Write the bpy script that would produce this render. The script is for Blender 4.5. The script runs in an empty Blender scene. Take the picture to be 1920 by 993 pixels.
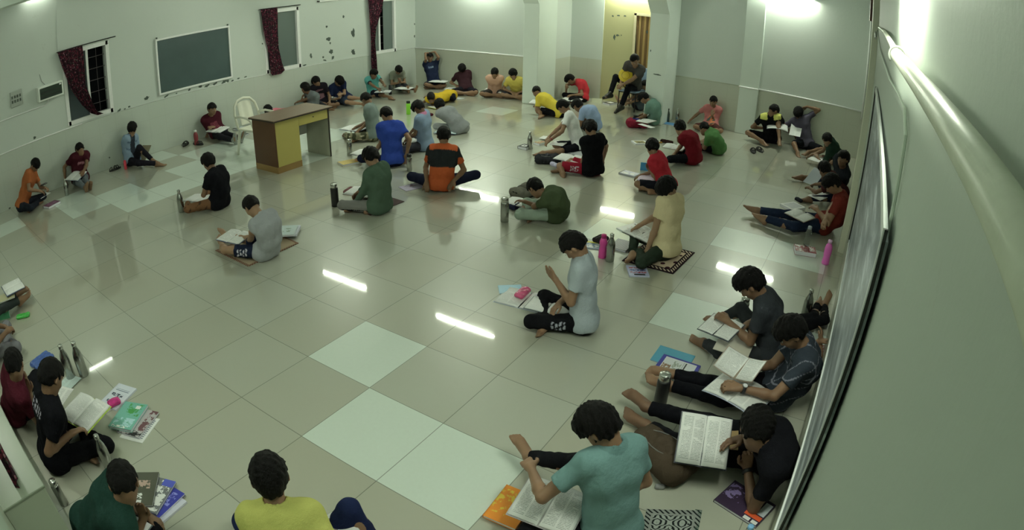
import bpy, math, random
import numpy as np
from mathutils import Vector, Matrix

SC = bpy.context.scene
COL = SC.collection
T = 0.62            # side of one floor tile in metres; the floor grid is the ruler of this room
rnd = random.Random(7)

# ---------------------------------------------------------------- camera: a wide security-camera lens
YAW, PITCH, ROLL = 2.14553, 0.44339, 0.01524
CAM = np.array([3.99581, -3.74042, 4.09058]) * T
CX, CY = 926.70, 483.26
KP = [0.84082121, 0.09970282, -0.27695284, 0.22914676]      # angle from the axis per 1000 px, powers 1..4
_cy, _sy, _cp, _sp = math.cos(YAW), math.sin(YAW), math.cos(PITCH), math.sin(PITCH)
_f = np.array([_cy*_cp, _sy*_cp, -_sp]); _r = np.array([_sy, -_cy, 0.0]); _u = np.cross(_r, _f)
_c, _s = math.cos(ROLL), math.sin(ROLL)
FWD, RGT, UPV = _f, _c*_r + _s*_u, -_s*_r + _c*_u
cam = bpy.data.cameras.new('camera')
camo = bpy.data.objects.new('camera', cam); COL.objects.link(camo); SC.camera = camo
m = Matrix(((RGT[0], UPV[0], -FWD[0]), (RGT[1], UPV[1], -FWD[1]), (RGT[2], UPV[2], -FWD[2]))).to_4x4()
m.translation = Vector(CAM); camo.matrix_world = m
cam.type = 'PANO'; cam.panorama_type = 'FISHEYE_LENS_POLYNOMIAL'
cam.sensor_fit = 'HORIZONTAL'; cam.sensor_width = 19.20; cam.sensor_height = 9.93
cam.fisheye_fov = math.radians(200)
cam.fisheye_polynomial_k0 = 0
cam.fisheye_polynomial_k1 = -KP[0]/10; cam.fisheye_polynomial_k2 = -KP[1]/100
cam.fisheye_polynomial_k3 = -KP[2]/1e3; cam.fisheye_polynomial_k4 = -KP[3]/1e4
cam.shift_x = (960-CX)/1920; cam.shift_y = -(496.5-CY)/993
cam.clip_start = 0.02; cam.clip_end = 100

def ray(px, py):
    """direction in the room of a point of the 1920x993 photograph"""
    dx, dy = (px-CX)/1000, -(py-CY)/1000
    r = math.hypot(dx, dy) + 1e-9
    th = KP[0]*r + KP[1]*r**2 + KP[2]*r**3 + KP[3]*r**4
    return math.cos(th)*FWD + math.sin(th)/r*(dx*RGT + dy*UPV)
def J(px, py, z=0.0):
    """point at height z (metres) seen at that place of the photograph"""
    d = ray(px, py); t = (z-CAM[2])/d[2]
    return CAM + t*d
def on_plane(px, py, axis, val):
    d = ray(px, py); t = (val-CAM[axis])/d[axis]
    return CAM + t*d

# ---------------------------------------------------------------- view, world
SC.view_settings.view_transform = 'Standard'; SC.view_settings.look = 'None'
SC.view_settings.gamma = 1; SC.view_settings.use_curve_mapping = False
SC.view_settings.exposure = 0.0
SC.cycles.max_bounces = 6; SC.cycles.diffuse_bounces = 4; SC.cycles.glossy_bounces = 3
SC.cycles.transmission_bounces = 4; SC.cycles.caustics_reflective = False; SC.cycles.caustics_refractive = False
SC.cycles.use_denoising = True; SC.cycles.adaptive_threshold = .02; SC.cycles.sample_clamp_indirect = 4.0
world = bpy.data.worlds.new('night'); SC.world = world; world.use_nodes = True
world.node_tree.nodes['Background'].inputs[0].default_value = (0.01, 0.012, 0.016, 1)
world.node_tree.nodes['Background'].inputs[1].default_value = 1.0
LAMP = 4.0          # strength multiplier of every tube lamp
LAMP_COL = (0.915, 1.0, 0.80)

# ---------------------------------------------------------------- materials
def lin(c): c /= 255.0; return c/12.92 if c <= .04045 else ((c+.055)/1.055)**2.4
def sc(r, g, b, k=0.60):
    """surface colour from the colour it shows in the room"""
    return (min(.9, lin(r)/k), min(.9, lin(g)/(k*1.06)), min(.9, lin(b)/(k*.86)), 1.0)
MATS = {}
class N:
    def __init__(s, name):
        s.m = bpy.data.materials.new(name); s.m.use_nodes = True; s.nt = s.m.node_tree
        s.b = s.nt.nodes['Principled BSDF']; s.out = s.nt.nodes['Material Output']
    def n(s, t, **k):
        x = s.nt.nodes.new(t)
        for a, v in k.items(): setattr(x, a, v)
        return x
    def l(s, a, b): s.nt.links.new(a, b)
    def coord(s, kind='Object'): return s.n('ShaderNodeTexCoord').outputs[kind]
    def noise(s, vec, scale, detail=3, rough=.5):
        x = s.n('ShaderNodeTexNoise'); x.inputs['Scale'].default_value = scale; x.inputs['Detail'].default_value = detail
        x.inputs['Roughness'].default_value = rough
        if vec is not None: s.l(vec, x.inputs['Vector'])
        return x.outputs['Fac']
    def math(s, op, a, b=0.0, c=0.0):
        x = s.n('ShaderNodeMath', operation=op)
        for i, v in enumerate((a, b, c)):
            if hasattr(v, 'type'): s.l(v, x.inputs[i])
            else: x.inputs[i].default_value = v
        return x.outputs[0]
    def mix(s, f, a, b):
        x = s.n('ShaderNodeMix', data_type='RGBA')
        for i, v in ((0, f), (6, a), (7, b)):
            if hasattr(v, 'type'): s.l(v, x.inputs[i])
            else: x.inputs[i].default_value = v
        return x.outputs[2]
    def ramp(s, f, stops, interp='LINEAR'):
        x = s.n('ShaderNodeValToRGB'); x.color_ramp.interpolation = interp
        e = x.color_ramp.elements
        while len(e) < len(stops): e.new(0.5)
        for i, (p, c) in enumerate(stops): e[i].position = p; e[i].color = c
        s.l(f, x.inputs[0]); return x.outputs[0]
    def bump(s, h, strength=.3, dist=.01):
        x = s.n('ShaderNodeBump'); x.inputs['Strength'].default_value = strength; x.inputs['Distance'].default_value = dist
        s.l(h, x.inputs['Height']); s.l(x.outputs[0], s.b.inputs['Normal'])
    def sep(s, vec):
        x = s.n('ShaderNodeSeparateXYZ'); s.l(vec, x.inputs[0]); return x.outputs
    def color(s, c):
        if hasattr(c, 'type'): s.l(c, s.b.inputs['Base Color'])
        else: s.b.inputs['Base Color'].default_value = c
    def set(s, rough=.6, metal=0, spec=.5, sheen=0, trans=0, alpha=None):
        s.b.inputs['Roughness'].default_value = rough; s.b.inputs['Metallic'].default_value = metal
        s.b.inputs['Specular IOR Level'].default_value = spec
        if sheen: s.b.inputs['Sheen Weight'].default_value = sheen
        if trans: s.b.inputs['Transmission Weight'].default_value = trans
        return s.m
def plain(name, col, rough=.55, metal=0, spec=.5, var=.06, scale=25, bump=0):
    key = (name, col, rough, metal)
    if key in MATS: return MATS[key]
    g = N(name); v = g.coord()
    f = g.noise(v, scale)
    dark = tuple(x*(1-var) for x in col[:3])+(1,); lite = tuple(min(1, x*(1+var)) for x in col[:3])+(1,)
    g.color(g.mix(f, dark, lite))
    if bump: g.bump(g.noise(v, scale*3), bump, .004)
    MATS[key] = g.set(rough, metal, spec); return MATS[key]
def cloth(col, name='fabric'):
    key = (name, col)
    if key in MATS: return MATS[key]
    mu = sum(col[:3])/3; col = tuple((x*.94+mu*.06)*(.82 if max(col[:3])-min(col[:3]) > .12 else .94) for x in col[:3])+(1,)
    g = N(name); v = g.coord()
    a = g.noise(v, 9, 4, .6); b = g.noise(v, 260, 2)
    g.color(g.mix(b, tuple(min(.85, x*.92) for x in col[:3])+(1,), tuple(min(.9, x*1.15) for x in col[:3])+(1,)))
    g.bump(g.math('ADD', a, g.math('MULTIPLY', b, .12)), .55, .03)
    MATS[key] = g.set(.95, 0, .08); return MATS[key]
def vcol_cloth(name='patterned_fabric', rough=.9):
    """cloth whose woven or printed pattern is stored on the mesh"""
    if name in MATS: return MATS[name]
    g = N(name); a = g.n('ShaderNodeAttribute', attribute_name='pattern')
    v = g.coord(); g.color(a.outputs['Color']); g.bump(g.noise(v, 9, 4, .6), .5, .03)
    MATS[name] = g.set(rough, 0, .08); return MATS[name]
def skin(tone):
    key = ('skin', tone)
    if key in MATS: return MATS[key]
    g = N('skin'); v = g.coord(); f = g.noise(v, 14, 4)
    g.color(g.mix(f, tuple(x*.68 for x in tone[:3])+(1,), tuple(x*.96 for x in tone[:3])+(1,)))
    g.b.inputs['Subsurface Weight'].default_value = .0
    MATS[key] = g.set(.52, 0, .4); return MATS[key]
def hairmat():
    if 'hair' in MATS: return MATS['hair']
    g = N('hair'); v = g.coord()
    mp = g.n('ShaderNodeMapping'); mp.inputs['Scale'].default_value = (1, 1, .25); g.l(v, mp.inputs[0])
    f = g.noise(mp.outputs[0], 160, 4, .7)
    g.color(g.mix(f, (.0012, .0012, .0015, 1), (.008, .007, .007, 1)))
    g.bump(f, .9, .012); MATS['hair'] = g.set(.55, 0, .14); return MATS['hair']
WHITE = sc(215, 222, 215)

# ---------------------------------------------------------------- objects
def link(name, me, parent=None, mats=(), smooth=True):
    o = bpy.data.objects.new(name, me); COL.objects.link(o)
    for mt in mats: me.materials.append(mt)
    if smooth and len(me.polygons): me.polygons.foreach_set('use_smooth', [True]*len(me.polygons))
    if parent is not None: o.parent = parent
    return o
def from_arrays(name, V, F, parent=None, mat=None, smooth=True, loc=None):
    me = bpy.data.meshes.new(name)
    if loc is not None: V = np.asarray(V) - np.asarray(loc)
    me.from_pydata([tuple(map(float, v)) for v in V], [], [tuple(map(int, f)) for f in F]); me.update()
    return link(name, me, parent, [mat] if mat else [], smooth)
def empty(name, loc, label, category, group=None, rz=0.0):
    o = bpy.data.objects.new(name, None); COL.objects.link(o); o.empty_display_size = .05
    o.location = Vector([float(x) for x in loc]); o.rotation_euler = (0, 0, rz)
    tag(o, label, category, group); return o
def tag(o, label, category, group=None):
    o['label'] = label; o['category'] = category
    if group: o['group'] = group
    return o
class MB:
    """collects simple shapes into one mesh"""
    def __init__(s): s.V = []; s.F = []
    def add(s, V, F):
        n = len(s.V); s.V += [tuple(map(float, v)) for v in V]; s.F += [tuple(i+n for i in f) for f in F]; return s
    def box(s, lo, hi, M=None, bev=0.0):
        x0, y0, z0 = lo; x1, y1, z1 = hi
        if bev > 0:
            b = min(bev, (x1-x0)/2.01, (y1-y0)/2.01, (z1-z0)/2.01)
            # rounded box: chamfered in every edge
            V = []; 
            for sx in (0, 1):
                for sy in (0, 1):
                    for sz in (0, 1):
                        X = (x0, x1)[sx]; Y = (y0, y1)[sy]; Z = (z0, z1)[sz]
                        ix = X+b*(1-2*sx); iy = Y+b*(1-2*sy); iz = Z+b*(1-2*sz)
                        V += [(X, iy, iz), (ix, Y, iz), (ix, iy, Z)]
            def q(sx, sy, sz, a): return ((sx*2+sy)*2+sz)*3+a
            F = []
            F += [[q(0,0,0,0),q(0,0,1,0),q(0,1,1,0),q(0,1,0,0)],[q(1,0,0,0),q(1,1,0,0),q(1,1,1,0),q(1,0,1,0)]]
            F += [[q(0,0,0,1),q(1,0,0,1),q(1,0,1,1),q(0,0,1,1)],[q(0,1,0,1),q(0,1,1,1),q(1,1,1,1),q(1,1,0,1)]]
            F += [[q(0,0,0,2),q(0,1,0,2),q(1,1,0,2),q(1,0,0,2)],[q(0,0,1,2),q(1,0,1,2),q(1,1,1,2),q(0,1,1,2)]]
            for s1 in (0, 1):
                for s2 in (0, 1):
                    fl = (s1 == s2)
                    e = [q(s1,s2,0,0),q(s1,s2,0,1),q(s1,s2,1,1),q(s1,s2,1,0)]; F.append(e if fl else e[::-1])
                    e = [q(s1,0,s2,2),q(s1,0,s2,0),q(s1,1,s2,0),q(s1,1,s2,2)]; F.append(e if fl else e[::-1])
                    e = [q(0,s1,s2,1),q(0,s1,s2,2),q(1,s1,s2,2),q(1,s1,s2,1)]; F.append(e if fl else e[::-1])
                    for s3 in (0, 1):
                        e = [q(s1,s2,s3,0),q(s1,s2,s3,2),q(s1,s2,s3,1)]
                        F.append(e if (s1+s2+s3) % 2 == 0 else e[::-1])
        else:
            V = [(x, y, z) for x in (x0, x1) for y in (y0, y1) for z in (z0, z1)]
            F = [(0,1,3,2),(4,6,7,5),(0,4,5,1),(2,3,7,6),(0,2,6,4),(1,5,7,3)]
        if M is not None: V = [tuple(M @ Vector(v)) for v in V]
        return s.add(V, F)
    def tube(s, pts, r, n=10, cap=True):
        pts = [np.array(p, float) for p in pts]; R = r if hasattr(r, '__len__') else [r]*len(pts)
        rings = []; up = None
        for i, p in enumerate(pts):
            d = pts[min(i+1, len(pts)-1)] - pts[max(i-1, 0)]; d = d/np.linalg.norm(d)
            if up is None:
                up = np.cross(d, (0, 0, 1.0)) if abs(d[2]) < .9 else np.cross(d, (1.0, 0, 0))
            a = up - d*np.dot(up, d); a /= np.linalg.norm(a); up = a; b = np.cross(d, a)
            rings.append([p + R[i]*(math.cos(t)*a+math.sin(t)*b) for t in np.linspace(0, 2*math.pi, n, endpoint=False)])
        V = [v for g in rings for v in g]; F = []
        for i in range(len(pts)-1):
            for k in range(n): F.append((i*n+k, i*n+(k+1) % n, (i+1)*n+(k+1) % n, (i+1)*n+k))
        if cap: F.append(tuple(range(n))[::-1]); F.append(tuple((len(pts)-1)*n+k for k in range(n)))
        return s.add(V, F)
    def lathe(s, prof, n=24, M=None, close=True):
        V = []; F = []
        for r, z in prof: V += [(r*math.cos(2*math.pi*k/n), r*math.sin(2*math.pi*k/n), z) for k in range(n)]
        for i in range(len(prof)-1):
            for k in range(n): F.append((i*n+k, i*n+(k+1) % n, (i+1)*n+(k+1) % n, (i+1)*n+k))
        if close: F.append(tuple(range(n))[::-1]); F.append(tuple((len(prof)-1)*n+k for k in range(n)))
        if M is not None: V = [tuple(M @ Vector(v)) for v in V]
        return s.add(V, F)
    def quad(s, a, b, c, d): return s.add([a, b, c, d], [(0, 1, 2, 3)])
    def build(s, name, mat=None, parent=None, loc=None, smooth=False):
        o = from_arrays(name, s.V, s.F, parent, mat, smooth, loc)
        if loc is not None and parent is None: o.location = Vector([float(x) for x in loc])
        return o
def struct(o): o['kind'] = 'structure'; return o
# ================================================================ THE ROOM
LW, BW, RW, NW = -12.03*T, 15.15*T, 4.27*T, -3.60*T      # left, back, right, near walls
CEIL = 5.25*T
DADO = 1.42*T
# floor: large polished tiles, some replaced by paler ones
def floor_mat():
    g = N('polished_floor_tiles'); v = g.coord(); x, y, z = g.sep(v)
    u = g.math('DIVIDE', x, T); w = g.math('DIVIDE', y, T)
    iu = g.math('FLOOR', u); iw = g.math('FLOOR', w); fu = g.math('SUBTRACT', u, iu); fw = g.math('SUBTRACT', w, iw)
    # joint: distance to nearest tile edge
    def edge(f): return g.math('MINIMUM', f, g.math('SUBTRACT', 1.0, f))
    e = g.math('MINIMUM', edge(fu), edge(fw))
    joint = g.math('LESS_THAN', e, .0045)
    cb = g.n('ShaderNodeCombineXYZ'); g.l(iu, cb.inputs[0]); g.l(iw, cb.inputs[1])
    wn = g.n('ShaderNodeTexWhiteNoise', noise_dimensions='2D'); g.l(cb.outputs[0], wn.inputs['Vector'])
    rand = wn.outputs['Value']
    pale = None
    def band(val, a, b):      # 1 where a <= val < b, on whole tile numbers
        return g.math('MULTIPLY', g.math('GREATER_THAN', val, a-.5), g.math('LESS_THAN', val, b-.5))
    cells = [(-1,0,0,1),(0,2,-1,0),(2,4,3,4),(2,4,6,7),(0,1,5,6),(-7,-6,12,13),(-9,-8,1,9),(-10,-9,0,2),(-10,-9,3,8),(-11,-10,-2,-1),
             (-12,-11,3,4),(-11,-10,0,1),(-8,-7,5,6),(-11,-10,4,6),(4,5,3,4)]
    for a, b, c, d in cells:
        q = g.math('MULTIPLY', band(iu, a, b), band(iw, c, d))
        pale = q if pale is None else g.math('MAXIMUM', pale, q)
    n1 = g.noise(v, 1.3, 3); n2 = g.noise(v, 40, 3, .6)
    base = g.mix(rand, sc(142, 146, 120), sc(150, 158, 135))
    base = g.mix(g.math('MULTIPLY', n1, .6), base, sc(151, 151, 125))
    c = g.mix(pale, base, sc(180, 194, 170))
    c = g.mix(g.math('MULTIPLY', n2, .12), c, sc(130, 134, 112))
    # a few scuffs and dirt spots
    vo = g.n('ShaderNodeTexVoronoi'); vo.inputs['Scale'].default_value = .8; g.l(v, vo.inputs['Vector'])
    spot = g.math('LESS_THAN', vo.outputs['Distance'], .012)
    c = g.mix(g.math('MULTIPLY', spot, .8), c, (.03, .03, .02, 1))
    c = g.mix(g.math('MULTIPLY', joint, .62), c, (.07, .075, .055, 1))
    g.color(c)
    h = g.noise(v, 3.0, 2)
    g.bump(g.math('ADD', g.math('MULTIPLY', h, .15), g.math('MULTIPLY', joint, -1.0)), .03, .01)
    g.set(.32, 0, .5)
    g.b.inputs['Coat Weight'].default_value = 1; g.b.inputs['Coat IOR'].default_value = 1.6
    g.l(g.math('ADD', .015, g.math('MULTIPLY', g.noise(v, 2.5, 3), .05)), g.b.inputs['Coat Roughness'])
    return g.m
FM = floor_mat()
struct(MB().box((LW-.3, NW-1.2, -.12), (RW+.6, BW+3.2, 0)).build('floor', FM))

def wall_mat(name, c, cl=None, dado=DADO, tile_axis=0, tile=.33):
    """painted plaster above, pale glazed tiles below the dado line"""
    g = N(name); v = g.coord(); x, y, z = g.sep(v)
    n = g.noise(v, 1.1, 4); f = g.noise(v, 30, 4, .6)
    up = g.mix(n, tuple(t*.94 for t in c[:3])+(1,), c)
    up = g.mix(g.math('MULTIPLY', g.math('GREATER_THAN', g.noise(v, 5, 6, .7), .66), .10), up, sc(120, 122, 96))
    cl = cl or tuple(t*.96 for t in c[:3])+(1,)
    a = (x, y)[tile_axis]
    fa = g.math('FRACT', g.math('DIVIDE', a, tile)); fz = g.math('FRACT', g.math('DIVIDE', z, tile*.9))
    j = g.math('MAXIMUM', g.math('LESS_THAN', fa, .014), g.math('LESS_THAN', fz, .014))
    lo = g.mix(g.math('MULTIPLY', n, .5), cl, sc(140, 150, 122))
    lo = g.mix(g.math('MULTIPLY', j, .13), lo, (.1, .1, .07, 1))
    isup = g.math('GREATER_THAN', z, dado)
    g.color(g.mix(isup, lo, up))
    g.l(g.mix(isup, (.28,)*3+(1,), (.6,)*3+(1,)), g.b.inputs['Roughness'])
    g.bump(g.math('ADD', f, g.math('MULTIPLY', g.noise(v, 2, 2), 2)), .10, .01)
    return g.m
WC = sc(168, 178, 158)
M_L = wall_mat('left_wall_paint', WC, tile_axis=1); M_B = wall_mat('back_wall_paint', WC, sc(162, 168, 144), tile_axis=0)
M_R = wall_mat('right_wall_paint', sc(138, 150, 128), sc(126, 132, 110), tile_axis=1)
M_P = plain('pillar_paint', sc(176, 188, 166), .55, var=.04, scale=3, bump=.1)
M_TRIM = plain('cream_trim', sc(205, 214, 190), .45)
M_CEIL = plain('ceiling_paint', sc(185, 195, 178), .8)

# window openings in the left wall: (y0, y1, z0, z1)
WIN = [(1.22*T, 2.62*T, 1.50*T, 3.38*T), (7.98*T, 9.36*T, 1.47*T, 3.38*T), (12.72*T, 13.98*T, 1.44*T, 3.4*T)]
def wall_with_holes(name, mat, axis, plane, thick, a0, a1, z1, holes, parent=None):
    """wall in the plane x=plane (axis 0) or y=plane (axis 1); holes along the other axis"""
    mb = MB(); cuts = [a0]
    def bx(p, q, lo, hi):
        if q-p < 1e-4 or hi-lo < 1e-4: return
        if axis == 0: mb.box((min(plane, plane+thick), p, lo), (max(plane, plane+thick), q, hi))
        else: mb.box((p, min(plane, plane+thick), lo), (q, max(plane, plane+thick), hi))
    last = a0
    for (h0, h1, zz0, zz1) in sorted(holes):
        bx(last, h0, 0, z1); bx(h0, h1, 0, zz0); bx(h0, h1, zz1, z1); last = h1
    bx(last, a1, 0, z1)
    return struct(mb.build(name, mat, parent))
wall_left = wall_with_holes('wall_left', M_L, 0, LW, -.28, NW-1.0, BW+.3, CEIL, WIN)
# ceiling beams and ceiling
struct(MB().box((LW-.3, NW-1.2, CEIL), (RW+.6, BW+3.2, CEIL+.15)).build('ceiling', M_CEIL))
# back wall: left bay, a recess behind the two pillars, right bay
XL, X1a, X1b, X2a, X2b = LW, -6.53*T, -5.97*T, -2.25*T, -1.66*T
PF = 14.05*T                                           # front face of both pillars
struct(MB().box((XL-.28, BW, 0), (X1a, BW+.25, CEIL)).build('wall_back', M_B))
struct(MB().box((X2b, BW, 0), (RW+.5, BW+.25, CEIL)).build('wall_back', M_B))
RB = 16.45*T
rec = MB().box((X1a, BW, 0), (X1b-.02, RB+.2, CEIL)); rec.box((X2a+.02, BW, 0), (X2b, RB+2.0, CEIL))
struct(rec.build('wall_recess_side', M_B))
M_Y = plain('yellow_door_paint', sc(146, 146, 100), .45, var=.06, scale=2)
struct(MB().box((X1b-.02, RB, 0), (-4.78*T, RB+.12, CEIL)).build('wall_recess', M_B))
# the corridor corner beyond the recess: yellower return wall with the curtained doorway
struct(MB().box((-4.78*T, RB+.02, 0), (-3.62*T, RB+.14, CEIL)).build('wall_corridor', M_Y))
struct(MB().box((-3.62*T, RB+.02, 3.12*T), (X2a+.04, RB+.14, CEIL)).build('wall_corridor', M_Y))
struct(MB().box((-3.0*T, RB+.02, 0), (X2a+.04, RB+.14, 3.12*T)).build('wall_corridor', M_P))
struct(MB().box((-4.4*T, RB+1.0, 0), (-2.0*T, RB+1.1, CEIL)).box((-4.5*T, RB+.14, 0), (-4.4*T, RB+1.1, CEIL)).box((-2.05*T, RB+.14, 0), (-2.0*T, RB+1.1, CEIL)).build('wall_corridor_end', plain('corridor_dark', sc(120, 116, 76), .7)))
dr = struct(MB().box((-3.66*T, RB-.01, 0), (-3.58*T, RB+.10, 3.16*T)).box((-3.04*T, RB-.01, 0), (-2.96*T, RB+.10, 3.16*T)).box((-3.66*T, RB-.01, 3.09*T), (-2.96*T, RB+.10, 3.17*T)).build('door_1', plain('door_frame_cream', sc(170, 165, 125), .5)))
# pillars with haunches running up into the beams above
def pillar(x0, x1, name):
    mb = MB().box((x0, PF, 0), (x1, BW+.1, CEIL), bev=.012)
    z0 = 3.33*T
    V = [(x0, PF, z0), (x1, PF, z0), (x1, PF, CEIL), (x0, PF, CEIL), (x0, PF-1.05, CEIL-.02), (x1, PF-1.05, CEIL-.02)]
    mb.add(V, [(0, 1, 5, 4), (0, 4, 3), (1, 2, 5), (0, 3, 2, 1), (3, 4, 5, 2)])
    mb.box((x0, NW, CEIL-.32), (x1, PF, CEIL+.01))
    o = mb.build(name, M_P)
    return struct(o)
pillar(X1a, X1b, 'trim_1'); pillar(X2a, X2b, 'trim_2')
# return face between pillar 2 and the back wall is part of the pillar; pilaster on the right bay
struct(MB().box((.40*T, BW-.07, 0), (.98*T, BW+.02, CEIL), bev=.006).build('trim_3', M_P))
struct(MB().box((LW, 7.45*T, CEIL-.42), (RW+.3, 7.85*T, CEIL+.01)).build('trim_4', M_P))
# right wall with its pilaster
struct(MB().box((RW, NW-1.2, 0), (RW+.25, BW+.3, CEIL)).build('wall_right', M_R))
struct(MB().box((RW-.07, 7.15*T, 0), (RW+.02, 7.75*T, CEIL), bev=.006).build('trim_5', plain('pilaster_paint', sc(172, 178, 148), .5, var=.05, scale=4)))
struct(MB().tube([(RW-.045, 7.98*T, 1.4*T), (RW-.045, 7.98*T, CEIL)], .022, 10).build('trim_6', M_P, smooth=True))
# near wall: low tiled part, a window sill on top, plaster further back
M_N = wall_mat('near_wall_paint', sc(140, 156, 132), sc(138, 148, 124), tile_axis=0, tile=.46)
struct(MB().box((LW-.28, NW-.3, 0), (.10*T, NW, 1.16*T), bev=.004).box((.10*T, NW-.3, 0), (.78*T, NW, .62*T), bev=.004).build('wall_near', M_N))
struct(MB().box((LW-.28, NW-.34, 1.16*T), (.12*T, NW+.004, 1.19*T), bev=.004).build('trim_7', plain('sill_tile', sc(98, 108, 86), .3, scale=5)))
struct(MB().box((LW-.28, NW-.55, 0), (-.9*T, NW-.3, CEIL)).box((-.9*T, NW-.55, 3.4*T), (.3*T, NW-.3, CEIL)).box((-.9*T, NW-.55, 0), (.3*T, NW-.3, 1.36*T)).box((.3*T, NW-.55, 0), (RW+.2, NW-.3, CEIL)).build('wall_near_upper', M_N))
# baseboards
M_BB = plain('skirting', sc(126, 132, 106), .4)
# dado rails
def rail(pts, name, r=.011, mat=None):
    return struct(MB().tube(pts, r, 8).build(name, mat or M_TRIM, smooth=True))
rail([(LW+.004, 1.0, DADO), (LW+.004, NW, DADO)], 'trim_8', .010)
rail([(LW+.004, 1.0, DADO), (LW+.004, BW-.01, DADO)], 'trim_9', .005)
rail([(LW, BW-.006, DADO), (X1a, BW-.006, DADO)], 'trim_10', .014)
rail([(.98*T, BW-.006, DADO), (RW, BW-.006, DADO)], 'trim_11', .014)
rail([(.38*T, BW-.075, DADO), (.98*T, BW-.075, DADO)], 'trim_12', .014)
rail([(X2b, BW-.004, DADO), (.38*T, BW-.004, DADO)], 'trim_13', .007, plain('worn_trim', sc(160, 168, 140), .5))
# conduit in the back right corner
rail([(RW-.03, BW-.03, DADO-.14), (RW-.03, BW-.03, CEIL)], 'trim_14', .016)

# ---- windows in the left wall: frame, fixed glass, sliding pane, security bars, night outside
M_ALU = plain('white_aluminium', sc(196, 204, 186), .4)
def glass_mat():
    g = N('dark_window_glass'); g.color((.03, .045, .04, 1)); g.set(.06, 0, .6, trans=.0)
    g.b.inputs['Alpha'].default_value = 1.0
    return g.m
M_GL = glass_mat(); M_NIGHT = plain('night_outside', (.006, .008, .012, 1), .9)
M_BAR = plain('dark_bars', (.03, .03, .03, 1), .5)
def tint_glass(col, name):
    g = N(name); g.color(col); g.set(.12, 0, .5); return g.m
M_PANE = tint_glass(sc(84, 96, 84), 'frosted_grey_pane'); M_PANE2 = tint_glass(sc(62, 72, 68), 'grey_pane')
for i, (y0, y1, z0, z1) in enumerate(WIN):
    w = MB(); t = .045; X0, X1 = LW-.10, LW+.012
    w.box((X0, y0-.02, z0-.02), (X1, y0+t, z1+.02)).box((X0, y1-t, z0-.02), (X1, y1+.02, z1+.02))
    w.box((X0, y0, z0-.02), (X1, y1, z0+t)).box((X0, y0, z1-t), (X1, y1, z1+.02))
    fr = struct(w.build('window_%d' % (i+1), M_ALU)); fr['label'] = ''
    del fr['label']
    ym = (y0+y1)/2 + (.03, -.18, -.1)[i]
    MB().box((LW-.075, ym-.022, z0+t), (LW-.03, ym+.022, z1-t)).build('mullion', M_ALU, fr)
    MB().box((LW-.064, y0+t, z0+t), (LW-.058, ym-.02, z1-t)).build('glass_pane', (M_PANE2, M_PANE2, M_PANE)[i], fr)
    if i == 1: MB().box((LW-.055, ym+.02, z0+t), (LW-.049, y1-t, z1-t)).build('glass_pane', M_PANE, fr)
    if i == 2: MB().box((LW-.055, ym+.14, z0+t), (LW-.049, y1-t, z1-t)).build('glass_pane', M_PANE, fr)
    b = MB(); n = 5
    for k in range(n): b.tube([(LW-.09, ym, z0+(k+1)*(z1-z0)/(n+1)), (LW-.09, y1, z0+(k+1)*(z1-z0)/(n+1))], .006, 6)
    b.tube([(LW-.09, (ym+y1)/2, z0), (LW-.09, (ym+y1)/2, z1)], .004, 6)
    b.build('security_bar', plain('pale_bars', sc(70, 66, 62), .5), fr)
    MB().box((LW-.6, y0-.4, z0-.4), (LW-.58, y1+.4, z1+.4)).build('night_backdrop', M_NIGHT, fr)
# window over the near sill
nw = struct(MB().box((-.9*T, NW-.42, 1.40*T), (-.84*T, NW-.36, 3.4*T)).box((.24*T, NW-.42, 1.4*T), (.3*T, NW-.36, 3.4*T)).box((-.9*T, NW-.42, 1.4*T), (.3*T, NW-.36, 1.46*T)).build('window_4', M_ALU))
MB().box((-.85*T, NW-.40, 1.45*T), (.25*T, NW-.395, 3.38*T)).build('glass_pane', M_PANE2, nw)
# peeling paint: bare grey plaster showing through the left wall's paint
M_CHIP = plain('bare_plaster', sc(66, 76, 64), .9, var=.3, scale=60)
def chip(px, py, rpx, asp=1.0, seed=0, rot=0.0, axis=0, plane=None, parent=None):
    plane = LW if plane is None else plane
    c = on_plane(px, py, axis, plane); c2 = on_plane(px+1, py, axis, plane)
    k = np.linalg.norm(c2-c) if axis == 0 else abs(c2[0]-c[0])
    k = np.linalg.norm(c-CAM)/1171
    R = random.Random(seed); V = []; n = 14
    off = .0025 if axis == 0 else -.0025
    for i in range(n):
        a = 2*math.pi*i/n; r = rpx*k*(1+R.uniform(-.35, .35))
        h, v = r*math.cos(a), r*math.sin(a)*asp
        h, v = h*math.cos(rot)-v*math.sin(rot), h*math.sin(rot)+v*math.cos(rot)
        V.append((plane+off, c[1]-h, c[2]+v) if axis == 0 else (c[0]+h, plane+off, c[2]+v))
    o = from_arrays('peeled_paint', V+[tuple(np.array(x)+((-.002, 0, 0) if axis == 0 else (0, .002, 0))) for x in V],
                    [tuple(range(n)), tuple(range(2*n-1, n-1, -1))]+[(i, n+i, n+(i+1) % n, (i+1) % n) for i in range(n)], parent, M_CHIP, False)
    return o
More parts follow.
